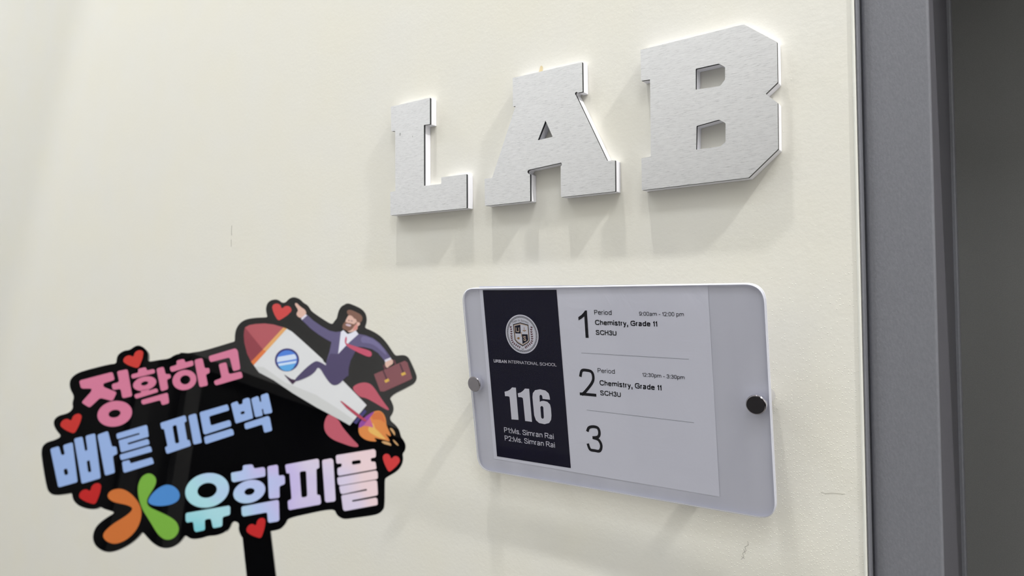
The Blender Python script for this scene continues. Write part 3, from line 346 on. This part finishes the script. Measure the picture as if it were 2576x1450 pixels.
mx = N(M_wall, 'ShaderNodeMapRange'); mx.inputs['From Min'].default_value = -0.31; mx.inputs['From Max'].default_value = -0.17; LK(M_wall, sx.outputs['X'], mx.inputs['Value'])
mz = N(M_wall, 'ShaderNodeMapRange'); mz.inputs['From Min'].default_value = 1.60; mz.inputs['From Max'].default_value = 1.40; LK(M_wall, sx.outputs['Z'], mz.inputs['Value'])
mk = N(M_wall, 'ShaderNodeMath', operation='MULTIPLY'); LK(M_wall, mx.outputs[0], mk.inputs[0]); LK(M_wall, mz.outputs[0], mk.inputs[1])
mk2 = N(M_wall, 'ShaderNodeMath', operation='MULTIPLY_ADD'); LK(M_wall, mk.outputs[0], mk2.inputs[0]); LK(M_wall, n2.outputs['Fac'], mk2.inputs[1]); mk2.inputs[2].default_value = 0.0015
gt = N(M_wall, 'ShaderNodeMath', operation='LESS_THAN'); LK(M_wall, sep.outputs[0], gt.inputs[0]); LK(M_wall, mk2.outputs[0], gt.inputs[1])
dm = N(M_wall, 'ShaderNodeMath', operation='MULTIPLY'); LK(M_wall, dots.outputs[0], dm.inputs[0]); LK(M_wall, gt.outputs[0], dm.inputs[1])
b1 = add_bump(M_wall, n1.outputs['Fac'], 0.0006, 0.3)
b2 = add_bump(M_wall, dm.outputs[0], 0.00022, 0.6, b1)
LK(M_wall, b2, BS(M_wall).inputs['Normal'])
LK(M_wall, ramp(M_wall, n2.outputs['Fac'], [(0.3, srgb(240, 238, 230)), (0.7, srgb(241, 238, 226))]), BS(M_wall).inputs['Base Color'])

M_plain = mat('pale_corridor_paint', srgb(242, 242, 243), 0.7, spec=0.2)
M_ceil = mat('white_ceiling_tile', srgb(240, 240, 238), 0.8, spec=0.2)
M_floor = mat('grey_vinyl_floor', srgb(150, 148, 144), 0.45)
nf = N(M_floor, 'ShaderNodeTexNoise', Scale=60.0, Detail=4.0); LK(M_floor, ramp(M_floor, nf.outputs['Fac'], [(0.35, srgb(138, 136, 132)), (0.65, srgb(160, 158, 154))]), BS(M_floor).inputs['Base Color'])

def paint(name, col, rough, sc, dist):
    m = mat(name, col, rough, spec=0.4)
    v = coords(m, sc); n = N(m, 'ShaderNodeTexNoise', Scale=1.0, Detail=4.0, Roughness=0.6); LK(m, v, n.inputs['Vector'])
    LK(m, add_bump(m, n.outputs['Fac'], dist, 0.6), BS(m).inputs['Normal'])
    LK(m, ramp(m, n.outputs['Fac'], [(0.3, tuple(c * .93 for c in col[:3])), (0.7, tuple(c * 1.06 for c in col[:3]))]), BS(m).inputs['Base Color'])
    return m
M_frame = paint('grey_frame_paint', srgb(128, 129, 136), 0.42, (520, 520, 240), 0.0003)
M_jamb = paint('brushed_frame_paint_shaded', srgb(98, 97, 104), 0.55, (600, 600, 16), 0.0016)  # brush streaks, with the jamb's grazing shade put into a darker colour
M_door = paint('dark_grey_door_paint', srgb(122, 122, 121), 0.5, (900, 900, 900), 0.0002)

# brushed aluminium: short horizontal grain flecks
M_alu = mat('brushed_aluminium', srgb(214, 213, 210), 0.42, 1.0)
va = coords(M_alu, (130, 130, 2100)); na = N(M_alu, 'ShaderNodeTexNoise', Scale=1.0, Detail=5.0, Roughness=0.72); LK(M_alu, va, na.inputs['Vector'])
LK(M_alu, ramp(M_alu, na.outputs['Fac'], [(0.30, srgb(172, 172, 174)), (0.43, srgb(229, 229, 231)), (0.60, srgb(237, 237, 239)), (0.72, srgb(253, 253, 253))]), BS(M_alu).inputs['Base Color'])
LK(M_alu, add_bump(M_alu, na.outputs['Fac'], 0.00012, 0.35), BS(M_alu).inputs['Normal'])
M_smudge = mat('grey_smudge', srgb(176, 176, 178), 0.7)
M_core = mat('black_plastic_core', srgb(32, 34, 40), 0.5)
M_foam = mat('white_foam_board', srgb(249, 249, 255), 0.5)
nfm = N(M_foam, 'ShaderNodeTexNoise', Scale=900.0, Detail=2.0); LK(M_foam, add_bump(M_foam, nfm.outputs['Fac'], 0.0002, 0.35), BS(M_foam).inputs['Normal'])

# plaque
M_back = mat('frosted_grey_acrylic', srgb(196, 197, 209), 0.55)
vb = coords(M_back, (26, 26, 3)); nb = N(M_back, 'ShaderNodeTexNoise', Scale=1.0, Detail=2.0); LK(M_back, vb, nb.inputs['Vector'])
LK(M_back, ramp(M_back, nb.outputs['Fac'], [(0.3, srgb(208, 209, 222)), (0.7, srgb(220, 221, 233))]), BS(M_back).inputs['Base Color'])
M_rim = mat('polished_acrylic_edge', srgb(228, 230, 243), 0.3, spec=0.6)
M_paper = mat('white_printer_paper', srgb(232, 233, 246), 0.6, spec=0.3)
npp = N(M_paper, 'ShaderNodeTexNoise', Scale=7.0, Detail=2.0, Distortion=0.6); LK(M_paper, add_bump(M_paper, npp.outputs['Fac'], 0.003, 0.1), BS(M_paper).inputs['Normal'])
M_ink = mat('black_ink', srgb(22, 21, 30), 0.6, spec=0.05)
M_hair = mat('grey_hairline_ink', srgb(110, 110, 122), 0.6, spec=0.05)
M_navy = mat('navy_print', srgb(20, 18, 44), 0.6, spec=0.04)
ns = N(M_navy, 'ShaderNodeTexVoronoi', Scale=330.0); 
ss = N(M_navy, 'ShaderNodeSeparateColor'); LK(M_navy, ns.outputs['Color'], ss.inputs[0])
sa = N(M_navy, 'ShaderNodeMath', operation='GREATER_THAN'); sa.inputs[1].default_value = 0.985; LK(M_navy, ss.outputs[1], sa.inputs[0])
sb = N(M_navy, 'ShaderNodeMath', operation='LESS_THAN'); sb.inputs[1].default_value = 0.18; LK(M_navy, ns.outputs['Distance'], sb.inputs[0])
sd = N(M_navy, 'ShaderNodeMath', operation='MULTIPLY'); LK(M_navy, sa.outputs[0], sd.inputs[0]); LK(M_navy, sb.outputs[0], sd.inputs[1])
LK(M_navy, ramp(M_navy, sd.outputs[0], [(0.0, srgb(14, 12, 38)), (1.0, srgb(92, 92, 106))]), BS(M_navy).inputs['Base Color'])
M_reflpanel = mat('charcoal_reflection_panel', (0.05, 0.05, 0.052, 1), 0.5)
M_white = mat('white_print', srgb(226, 226, 238), 0.6, spec=0.05)
M_maroon = mat('maroon_print', srgb(96, 34, 50), 0.6, spec=0.3)
M_gold = mat('gold_print', srgb(158, 116, 70), 0.6, spec=0.3)
M_beige = mat('beige_print', srgb(196, 174, 158), 0.6, spec=0.3)
M_motto = mat('grey_print', srgb(140, 138, 148), 0.6, spec=0.3)
M_capside = mat('polished_aluminium', srgb(232, 232, 238), 0.22, 1.0)
M_cap = mat('spun_steel_face', srgb(150, 146, 152), 0.12, 1.0)

# clear acrylic cover: passes light straight through and mirrors the corridor a little
M_clear = bpy.data.materials.new('clear_acrylic'); M_clear.use_nodes = True
nt = M_clear.node_tree; nt.nodes.remove(nt.nodes['Principled BSDF'])
tr = N(M_clear, 'ShaderNodeBsdfTransparent'); tr.inputs[0].default_value = (0.985, 0.985, 0.995, 1)
gl = N(M_clear, 'ShaderNodeBsdfGlossy'); gl.inputs['Roughness'].default_value = 0.04
lw = N(M_clear, 'ShaderNodeLayerWeight'); lw.inputs['Blend'].default_value = 0.5       # Schlick's curve, the same from both faces of the sheet
pw5 = N(M_clear, 'ShaderNodeMath', operation='POWER'); pw5.inputs[1].default_value = 5.0; LK(M_clear, lw.outputs['Facing'], pw5.inputs[0])
fr = N(M_clear, 'ShaderNodeMath', operation='MULTIPLY_ADD'); fr.inputs[1].default_value = 0.9; fr.inputs[2].default_value = 0.022; LK(M_clear, pw5.outputs[0], fr.inputs[0])
mxs = N(M_clear, 'ShaderNodeMixShader')
LK(M_clear, fr.outputs[0], mxs.inputs[0]); LK(M_clear, tr.outputs[0], mxs.inputs[1]); LK(M_clear, gl.outputs[0], mxs.inputs[2])
LK(M_clear, mxs.outputs[0], nt.nodes['Material Output'].inputs['Surface'])

# placard prints
M_black = mat('black_gloss_board', (0.0012, 0.0012, 0.0016, 1), 0.02, spec=0.3)
PRINT = {}
def ink(c):
    c = tuple(c)
    if c not in PRINT: PRINT[c] = mat('print_%02x%02x%02x' % c, tuple(v * 0.86 for v in srgb(*c)[:3]) + (1,), 0.35, spec=0.25)
    return PRINT[c]
M_pearl = mat('pearly_foil_print', srgb(200, 200, 225), 0.3, spec=0.4)
vp = coords(M_pearl, (1, 1, 1))
sp = N(M_pearl, 'ShaderNodeSeparateXYZ'); LK(M_pearl, vp, sp.inputs[0])
np_ = N(M_pearl, 'ShaderNodeTexNoise', Scale=38.0, Detail=1.0); LK(M_pearl, vp, np_.inputs['Vector'])
px_ = N(M_pearl, 'ShaderNodeMapRange'); px_.inputs['From Min'].default_value = -0.028; px_.inputs['From Max'].default_value = 0.087; LK(M_pearl, sp.outputs['X'], px_.inputs['Value'])
pz_ = N(M_pearl, 'ShaderNodeMapRange'); pz_.inputs['From Min'].default_value = -0.066; pz_.inputs['From Max'].default_value = -0.016; pz_.inputs['To Min'].default_value = -0.16; pz_.inputs['To Max'].default_value = 0.12; LK(M_pearl, sp.outputs['Z'], pz_.inputs['Value'])
pa = N(M_pearl, 'ShaderNodeMath', operation='ADD'); LK(M_pearl, px_.outputs[0], pa.inputs[0]); LK(M_pearl, pz_.outputs[0], pa.inputs[1])
pb = N(M_pearl, 'ShaderNodeMath', operation='MULTIPLY_ADD'); LK(M_pearl, np_.outputs['Fac'], pb.inputs[0]); pb.inputs[1].default_value = 0.45; LK(M_pearl, pa.outputs[0], pb.inputs[2])
pc2 = N(M_pearl, 'ShaderNodeMath', operation='MULTIPLY'); pc2.inputs[1].default_value = 0.78; LK(M_pearl, pb.outputs[0], pc2.inputs[0])
LK(M_pearl, ramp(M_pearl, pc2.outputs[0], [(0.14, srgb(112, 182, 194)), (0.31, srgb(150, 194, 204)), (0.44, srgb(160, 176, 214)), (0.61, srgb(176, 166, 208)), (0.78, srgb(190, 182, 206)), (0.95, srgb(208, 186, 192))]), BS(M_pearl).inputs['Base Color'])
M_pearl.node_tree.nodes['Color Ramp'].color_ramp.interpolation = 'EASE'

# ================================================================ the corridor
DX0, DX1, DZ = -0.1155, 0.985, 2.10                    # door opening in the front wall
XL, XR, YB = -4.4, 3.4, -2.35
mb = MB()
mb.box((XL, 0, 0), (DX0, 0.24, CEIL)); mb.box((DX1, 0, 0), (XR, 0.24, CEIL)); mb.box((DX0, 0, DZ), (DX1, 0.24, CEIL))
wall = tag(mb.build('wall_front', M_wall), 'cream painted wall with roller texture carrying the metal letters and the plaque', 'wall', kind='structure')
for nm, a, b, m, lb in (('floor', (XL, YB, -0.1), (XR, 0.5, 0), M_floor, 'grey corridor floor'), ('ceiling', (XL, YB, CEIL), (XR, 0.5, CEIL + 0.1), M_ceil, 'white corridor ceiling'),
                        ('wall_left', (XL - 0.1, YB, 0), (XL, 0.24, CEIL), M_plain, 'pale wall closing the corridor on the left'),
                        ('wall_right', (XR, YB, 0), (XR + 0.1, 0.24, CEIL), M_plain, 'pale wall closing the corridor on the right')):
    mb = MB(); mb.box(a, b); tag(mb.build(nm, m), lb, nm.split('_')[0], kind='structure')
BX0, BX1, BZ = -0.45, 2.60, 2.67                       # dark glazed doorway opposite
mb = MB(); mb.box((XL, YB - 0.2, 0), (BX0, YB, CEIL)); mb.box((BX1, YB - 0.2, 0), (XR, YB, CEIL)); mb.box((BX0, YB - 0.2, BZ), (BX1, YB, CEIL))
tag(mb.build('wall_back', M_plain), 'pale wall opposite the lettered wall', 'wall', kind='structure')
mb = MB(); mb.box((-1.62, YB, 0), (-0.62, YB + 0.02, 2.02)); tag(mb.build('reflection_panel', M_reflpanel), 'added charcoal panel for the dark cap reflection, beside the glazed doorway', 'door', kind='structure')  # unseen dark panel, added so the right standoff cap mirrors something dark
M_post = mat('mid_grey_frame', (0.30, 0.30, 0.30, 1), 0.5); M_dim = mat('charcoal_panel', (0.07, 0.07, 0.075, 1), 0.5); M_glass = mat('dark_glass', (0.006, 0.006, 0.009, 1), 0.12, spec=0.2)
wn = empty('window_1'); tag(wn, 'dark glazed doorway in the wall opposite the metal letters', 'window', kind='structure')
mb = MB(); mb.box((BX0, YB - 0.12, 0), (0.710, YB - 0.06, BZ)); mb.build('side_panel', M_dim, wn)
mb = MB(); mb.box((0.766, YB - 0.12, 0), (BX1, YB - 0.08, BZ)); mb.build('pane', M_glass, wn)
mb = MB(); mb.box((0.7101, YB - 0.13, 0), (0.7659, YB - 0.02, BZ)); mb.build('post', M_post, wn)
mb = MB(); mb.box((0.545, YB - 0.0595, 0), (0.600, YB - 0.045, BZ)); mb.build('post', mat('dark_grey_frame', (0.17, 0.17, 0.17, 1), 0.5), wn)

# marks on the wall
def wall_strokes(name, lines, wd, m):
    q = MB()
    for l in lines: stroke(q, [(x, z) for x, z in l], wd, -0.00015)
    return q.build(name, m, wall)
M_pencil = mat('pencil_grey', srgb(168, 166, 158), 0.8); M_glue = mat('dried_glue', srgb(226, 208, 166), 0.5); M_crack = mat('paint_scratch', srgb(196, 193, 182), 0.7)
wall_strokes('pencil_mark', [[(-0.2290, 1.303), (-0.2262, 1.306), (-0.2272, 1.3095), (-0.2238, 1.3125), (-0.2250, 1.316), (-0.2214, 1.3185), (-0.2222, 1.322)], [(-0.2285, 1.306), (-0.2255, 1.3045)], [(-0.2262, 1.3135), (-0.2245, 1.3095)]], 0.0004, M_pencil)
wall_strokes('pencil_mark', [[(-1.0868, 1.700), (-1.0876, 1.690), (-1.0866, 1.683)], [(-1.0882, 1.676), (-1.0878, 1.664)]], 0.0009, M_pencil)
wall_strokes('scratch', [[(-0.1535, 1.3795), (-0.1490, 1.3788), (-0.1440, 1.3800), (-0.1330, 1.3806)]], 0.0005, M_crack)
q = MB(); q.flat([rounded([(-0.4640, 1.8328), (-0.4572, 1.8328), (-0.4566, 1.8390), (-0.4560, 1.8425), (-0.4582, 1.8452), (-0.4602, 1.8440), (-0.4612, 1.8395), (-0.4634, 1.8365)], 0.002)], -0.0003)
q.build('glue_smear', M_glue, wall)

# door frame: extruded profile swept up, then the leaf deep in the opening
mb = MB(); n = 8
P = [(DX0 - 0.0028, 0.0)] + [(DX0 - 0.0014 - 0.0014 * math.cos(math.pi * i / n), -0.0012 * math.sin(math.pi * i / n)) for i in range(1, n)] + [(DX0, 0.0)]
mb.add([(x, y - 0.0001, 0) for x, y in P] + [(x, y - 0.0001, CEIL - 1) for x, y in P], [(i, i + 1, n + 2 + i, n + 1 + i) for i in range(n)])
mb.build('caulk_bead', mat('pale_caulk', srgb(236, 236, 228), 0.5), wall, smooth=True)
fr_ = empty('trim_1', (0, 0, 0)); tag(fr_, 'grey painted door frame with deep jamb at the end of the cream wall', 'door frame', kind='structure')
def arc(cx, cy, r, a0, a1, n=6): return [(cx + r * math.cos(math.radians(a0 + (a1 - a0) * i / n)), cy + r * math.sin(math.radians(a0 + (a1 - a0) * i / n))) for i in range(n + 1)]
FX0, FX1, FY = -0.1128, -0.0572, 0.012
jr = 0.235
face = [(DX0 + .0001, 0.262), (DX0 + .0001, 0.0022)] + arc(FX0 - 0.0014, 0.0022, 0.0012, 180, 360) + [(FX0 - 0.0002, 0.0165), (FX0 + 0.0006, 0.0165)] + arc(FX0 + 0.0046, FY + 0.004, 0.004, 180, 270) + arc(FX1 - 0.0022, FY + 0.0022, 0.0022, 270, 360) + [(FX1, FY + 0.006), (FX1, 0.262)]
stop = [(FX1 + 0.00005, jr)] + arc(FX1 + 0.0023, jr + 0.0018, 0.0018, 270, 360) + [(FX1 + 0.0041, jr + 0.018), (FX1 + 0.00005, jr + 0.018)]
def sweep(name, prof, m, mid=None, flip=False):
    for side in (0, 1):
        q = MB(); n = len(prof)
        P = [((p[0] if side == 0 else DX0 + DX1 - p[0]), p[1]) for p in prof]
        q.add([(x, y, 0) for x, y in P] + [(x, y, DZ - 0.001) for x, y in P], [(i, (i + 1) % n, n + (i + 1) % n, n + i) for i in range(n)] + [tuple(range(n)), tuple(range(n, 2 * n))[::-1]])
        o = q.build(name, m, fr_, recalc=True)
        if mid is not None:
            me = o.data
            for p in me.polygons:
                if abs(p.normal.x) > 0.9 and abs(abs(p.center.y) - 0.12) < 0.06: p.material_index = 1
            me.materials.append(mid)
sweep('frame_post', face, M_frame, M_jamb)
sweep('door_stop', stop, M_frame)
q = MB(); q.box((FX1 + 0.0001, FY, DZ - 0.055), (DX0 + DX1 - FX1 - 0.0001, 0.262, DZ - 0.001)); q.build('frame_head', M_frame, fr_)
dr = empty('door_1', (0, 0, 0)); tag(dr, 'dark grey door recessed in the grey frame', 'door', kind='structure')
q = MB(); q.box((FX1 + 0.002, jr + 0.0185, 0.008), (DX0 + DX1 - FX1 - 0.002, jr + 0.063, DZ - 0.058)); q.build('door_leaf', M_door, dr)
q = MB(); q.lathe([(0.0, -0.062), (0.022, -0.060), (0.027, -0.05), (0.022, -0.036), (0.010, -0.03), (0.010, -0.008), (0.032, -0.006), (0.032, 0)], (0.88, jr + 0.0185, 1.0), 24); q.build('door_handle', M_cap, dr, smooth=True, recalc=True)

# ceiling downlights and the added fill panels
M_diff = mat('lamp_diffuser', (0.9, 0.9, 0.9, 1), 0.4)
for (x, y, pw, cone, bl), lb in zip(DOWN, ('round downlight furthest from the door', 'round downlight straight above the metal letters', 'round downlight above the door')):
    t = empty('downlight', (x, y, CEIL)); tag(t, lb, 'lamp', 'downlights along the lettered wall')
    q = MB(); q.lathe([(0.075, 0), (0.095, 0), (0.095, 0.004), (0.085, 0.006), (0.075, 0.004), (0.075, 0)], n=40)
    o = q.build('bezel', M_ceil, t, recalc=True); o.rotation_euler = (-math.pi / 2, 0, 0)
    spot_light('downlight_bulb', (x, y, CEIL - 0.06), pw, cone, bl, 0.05, (0.96, 0.975, 1.0) if x < -2 else (1.0, 0.985, 0.955))
for (x, y, pw), lb in zip(FILL_PANELS, ('added fill light panel furthest from the door', 'added fill light panel in front of the door')):
    t = empty('fill_panel', (x, y, CEIL)); tag(t, lb, 'lamp', 'added fill panels on the corridor ceiling')
    q = MB(); q.box((-0.62, -0.32, -0.014), (0.62, 0.32, 0)); q.build('fill_panel_frame', M_ceil, t)
    area_light('fill_light', 'RECTANGLE', (x, y, CEIL - 0.02), 1.18, 0.58, pw, (0.93, 0.97, 1.0) if x < 0 else (0.97, 0.985, 1.0))

# ================================================================ the three metal letters
TH = 0.0136
for ch, lb in (('L', 'brushed metal letter L on the cream wall, first of the word LAB'), ('A', 'brushed metal letter A on the cream wall between the L and the B'), ('B', 'brushed metal letter B on the cream wall nearest the door frame')):
    loops = [[(p[0], p[1] + EYE.z) for p in l] for l in LETTERS[ch]]
    cx = sum(p[0] for p in loops[0]) / len(loops[0]); z0 = min(p[1] for p in loops[0])
    t = empty('sign_letter', (cx, 0, z0)); tag(t, lb, 'letter', 'metal letters of the word LAB')
    loc = [rounded([(x - cx, z - z0) for x, z in l], 0.0006 if i == 0 else 0.0008, 3) for i, l in enumerate(loops)]
    q = MB(); q.solid(loc, -0.0103, -0.0004); q.build('foam_body', M_foam, t)['label'] = 'white foam body'
    q = MB(); q.solid(loc, -0.0132, -0.0103); q.build('core_layer', M_core, t)['label'] = 'black core layer'
    q = MB(); q.solid(loc, -0.0136, -0.0132); q.build('face_plate', M_alu, t)['label'] = 'brushed aluminium face'
    if ch == 'L':
        for sx_, sz_, sr in ((-0.6790, 1.7925, 0.0022), (-0.6560, 1.7860, 0.0011)):
            q = MB(); q.flat([[(sx_ - cx + sr * .6 * math.cos(a * .5), sz_ - z0 + sr * math.sin(a * .5 + .2) * (1 + .2 * math.sin(a * 1.5))) for a in range(13)]], -0.01365); q.build('smudge', M_smudge, t)

# ================================================================ the plaque
PR = Matrix(PLAQUE_R)
PO = EYE + Vector(PLAQUE_C)
pq = empty('wall_plaque', PO, PR); tag(pq, 'grey acrylic sign holder with rounded corners on two standoffs, tilted forward beside the door frame', 'plaque')
X0, X1, Z0, Z1 = -0.2018, 0.1551, -0.1152, 0.1105
def rrect(i=0.0, r=0.0185): return rounded([(X0 + i, Z0 + i), (X1 - i, Z0 + i), (X1 - i, Z1 - i), (X0 + i, Z1 - i)], r - i * .6, 10)
q = MB(); q.solid([rrect()], 0.0006, 0.0026, 0, 1); q.build('back_panel', [M_back, M_rim], pq)['label'] = 'frosted grey back sheet'
q = MB(); q.flat([rrect(0.0008)], -0.0024, 0)
a, b = rrect(0.0008), rrect(0.0); n = len(a)
q.add([(x, -0.0024, z) for x, z in a] + [(x, -0.0018, z) for x, z in b] + [(x, -0.0002, z) for x, z in b], [(i, (i + 1) % n, n + (i + 1) % n, n + i)[::-1] for i in range(n)] + [(n + i, n + (i + 1) % n, 2 * n + (i + 1) % n, 2 * n + i)[::-1] for i in range(n)], 1)
q.build('clear_cover', [M_clear, M_rim], pq)['label'] = 'clear acrylic cover sheet'
gap = 0
for (cx, cz), lb in zip(CAPS, ('left standoff', 'right standoff')):
    so = empty('standoff'); so.parent = pq; so.location = (cx, 0, cz)
    q = MB(); q.lathe([(0.0, -0.0090), (0.0084, -0.0090), (0.0090, -0.0087), (0.0094, -0.0081)], n=64, mi=0)
    q.lathe([(0.0094, -0.0081), (0.0095, -0.0075), (0.0095, -0.0030), (0.0086, -0.0025)], n=64, mi=1)
    q.build('cap', [M_cap, M_capside], so, smooth=False, recalc=True)
    yb = (WALL_D - PLAQUE_C[1]) / math.cos(math.radians(8.8)) - cz * 0.15 - 0.0015
    q = MB(); q.lathe([(0.0075, 0.0027), (0.0080, 0.0032), (0.0080, yb - 0.002), (0.0075, yb - 0.001)], n=48); q.build('barrel', M_capside, so, smooth=False, recalc=True)

# ---- schedule sheet clamped inside the plaque
sh = empty('schedule_sheet', PO, PR); tag(sh, 'white class timetable sheet with navy side panel, held inside the grey plaque', 'sheet')
def sheet_flat(name, loops, y, m, parent=sh):
    q = MB(); q.flat(loops, y); return q.build(name, m, parent)
q = MB()
P = mm(PAPER); nx, nz = 40, 30; vs, fs = [], []
for j in range(nz + 1):
    for i in range(nx + 1):
        u, v = i / nx, j / nz
        top = Vector(P[0]).lerp(Vector(P[1]), u); bot = Vector(P[3]).lerp(Vector(P[2]), u)
        p = bot.lerp(top, v)
        vs.append((p.x, 0.0003 + 0.0001 * math.sin(9 * u + 4 * v) * math.sin(6 * v + 2), p.y))
fs = [(j * (nx + 1) + i, j * (nx + 1) + i + 1, (j + 1) * (nx + 1) + i + 1, (j + 1) * (nx + 1) + i) for j in range(nz) for i in range(nx)]
q.add(vs, fs); q.build('paper', M_paper, sh, smooth=True)
sheet_flat('navy_panel', [mm(NAVY)], 0.00010, M_navy)
# crest
cr = sheet_flat('crest', [[(0, 0), (1e-5, 0), (0, 1e-5)]], 0.00009, M_white)
q = MB(); C0 = Vector(CREST['centre']) * 1e-5; R0 = CREST['radius'] * 1e-5
ring = lambda r, n=96: [(C0.x + r * math.cos(2 * math.pi * i / n), C0.y + r * math.sin(2 * math.pi * i / n)) for i in range(n)]
bpy.data.objects.remove(cr)
q.flat([ring(R0)], 0.00007, 0); q.flat([ring(R0 * .93), ring(R0 * .845)], 0.00005, 1)
for i in range(96):
    a = 2 * math.pi * i / 96
    d = lambda r, t: (C0.x + R0 * r * math.cos(t), C0.y + R0 * r * math.sin(t))
    stroke(q, [d(.86, a - .02), d(.915, a + .02)], R0 * .026, 0.00003, mi=0)
CM = [M_white, M_navy, M_beige, M_gold, M_maroon, M_motto]
for k, (ci, pts) in enumerate(CREST['shield']): q.flat([mm(pts)], 0.00005 - 0.00001 * k, {0: 1, 1: 2, 2: 0, 3: 3}[ci])
for side, l in enumerate(CREST['leaves']):
    L_ = mm(l)
    stroke(q, spline(L_), R0 * .012, 0.00004, mi=1)
    for i in range(1, len(L_)):
        p = Vector(L_[i]); d = (Vector(L_[i - 1]) - p).normalized()
        for s in (-1, 1):
            a = math.radians(42 * s); e = Vector((d.x * math.cos(a) - d.y * math.sin(a), d.x * math.sin(a) + d.y * math.cos(a)))
            nn = Vector((-e.y, e.x)); Lf, Wf = R0 * .11, R0 * .030
            q.flat([[tuple(p), tuple(p + e * Lf * .4 + nn * Wf), tuple(p + e * Lf), tuple(p + e * Lf * .4 - nn * Wf)]], 0.00003, 4)
for l in CREST['stems']: stroke(q, mm(l), R0 * .014, 0.00003, mi=1)
for tx, a, b, cap, wt in CREST['words']: text(q, tx, a, b, cap, wt, -0.00006, mi=2, serif=True)
Mo = [Vector(p) for p in mm(CREST['motto'])]
body = 'Steps to Success'
for i, ch in enumerate(body):
    if ch == ' ': continue
    f = lambda u: (1 - u) ** 2 * Mo[0] + 2 * u * (1 - u) * (2 * Mo[1] - .5 * Mo[0] - .5 * Mo[2]) + u * u * Mo[2]
    u = (i + .5) / len(body); p, d = f(u), (f(u + .01) - f(u - .01)).normalized()
    hw = R0 * .030
    text(q, ch, tuple((p - d * hw) * 1e5), tuple((p + d * hw) * 1e5), R0 * .10 * 1e5, .13, -0.00006, mi=5)
q.build('school_crest', CM, sh)
for tx, a, b, cap, wt in INK_TEXT:
    q = MB(); text(q, tx, a, b, cap, wt, 0.00010); q.build('period_number' if len(tx) == 1 else 'timetable_line', M_ink, sh)
q = MB(); q.flat([mm(DIGIT_ONE)], 0.00010); q.build('period_number', M_ink, sh)
for l in RULES:
    q = MB(); stroke(q, mm(l), 0.00028, 0.00010); q.build('ruled_line', M_hair, sh)
q = MB()
for lp in ROOM_NUMBER: q.flat([mm(l) for l in lp], 0.00004)
q.build('room_number', M_white, sh)
q = MB()
for tx, a, b, cap, wt in PALE_TEXT[2:]: text(q, tx, a, b, cap, wt, 0.00004)
tx, a, b, cap, wt = SERIF; text(q, tx, a, b, cap, wt, 0.00004, serif=True)
q.build('school_name_line', M_white, sh)
for tx, a, b, cap, wt in PALE_TEXT[:2]:
    q = MB(); text(q, tx, a, b, cap, wt, 0.00004); q.build('teacher_line', M_white, sh)

# ================================================================ hand-held placard close to the lens side of the corridor
pc = empty('handheld_placard', EYE + Vector(PLACARD_C), Matrix(PLACARD_R))
tag(pc, 'black die-cut hand placard on a stick with Korean lettering, hearts and a rocket picture', 'placard')
q = MB(); q.solid([chaikin(mm(OUTLINE), 2)], 0.0004, 0.0034); q.build('board', M_black, pc)
q = MB(); q.solid([mm(HANDLE)], 0.00045, 0.0033); q.build('handle', M_black, pc)
ly = [0.0003]
def prints(name, groups, m, r):
    q = MB()
    for loops in groups: q.flat([mm(l) if len(l) > 36 else rounded(mm(l), r, 3) for l in loops], 0.0003)
    return q.build(name, m, pc)
o = prints('pink_lettering', PINK, ink((198, 116, 146)), 0.0012)
o = prints('blue_lettering', BLUE, ink((142, 168, 216)), 0.0010)
o = prints('pearly_lettering', PEARL, M_pearl, 0.0011)
HC = [(192, 66, 66), (188, 54, 48), (184, 50, 46), (176, 36, 36), (180, 36, 38), (192, 52, 54)]
for (l, r, tp), c in zip(HEARTS, HC):
    l, r, tp = [Vector(p) for p in mm([l, r, tp])]
    ux = (r - l) / 2; o_ = (l + r) / 2; uz = (o_ - tp)
    pts = []
    for i in range(17): a = math.radians(205 - 195 * i / 16); pts.append((-0.95 + 0.80 * math.cos(a), 0.05 + 0.34 * math.sin(a)))
    for i in range(17): a = math.radians(170 - 195 * i / 16); pts.append((0.95 + 0.80 * math.cos(a), 0.05 + 0.34 * math.sin(a)))
    pts += [(1.25, -.45), (.45, -.88), (.12, -1.0), (-.12, -1.0), (-.45, -.88), (-1.25, -.45)]
    pts = chaikin([tuple(o_ + ux * x + uz * z) for x, z in pts], 1)
    q = MB(); q.flat([pts], 0.0003); q.build('heart', ink(c), pc)
lg = empty('logo_mark'); lg.parent = pc
for nm, c in (('orange', (190, 106, 52)), ('green', (112, 164, 62)), ('blue', (72, 130, 196))):
    q = MB(); q.flat([chaikin(mm(LOGO[nm]), 2)], 0.0003); q.build('petal', ink(c), lg)['label'] = nm + ' petal'
pics = {}
for nm in ('rocket', 'businessman'):
    pics[nm] = empty(nm + '_picture'); pics[nm].parent = pc
acc, order = {}, []
for i, (path, c, pts, sm) in enumerate(PICTURE):
    key = path if path.split('/')[1] not in ('fin', 'hand', 'cuff', 'eye') else path + '#%d' % i
    if key not in acc: acc[key] = (MB(), []); order.append(key)
    q, ms = acc[key]
    c = tuple(c)
    if ink(c) not in ms: ms.append(ink(c))
    q.flat([chaikin(mm(pts), 2) if sm else mm(pts)], 0.0003 - i * 0.00001, ms.index(ink(c)))
for key in order:
    q, ms = acc[key]; p, nm = key.split('#')[0].split('/')
    q.build(nm, ms, pics[p])
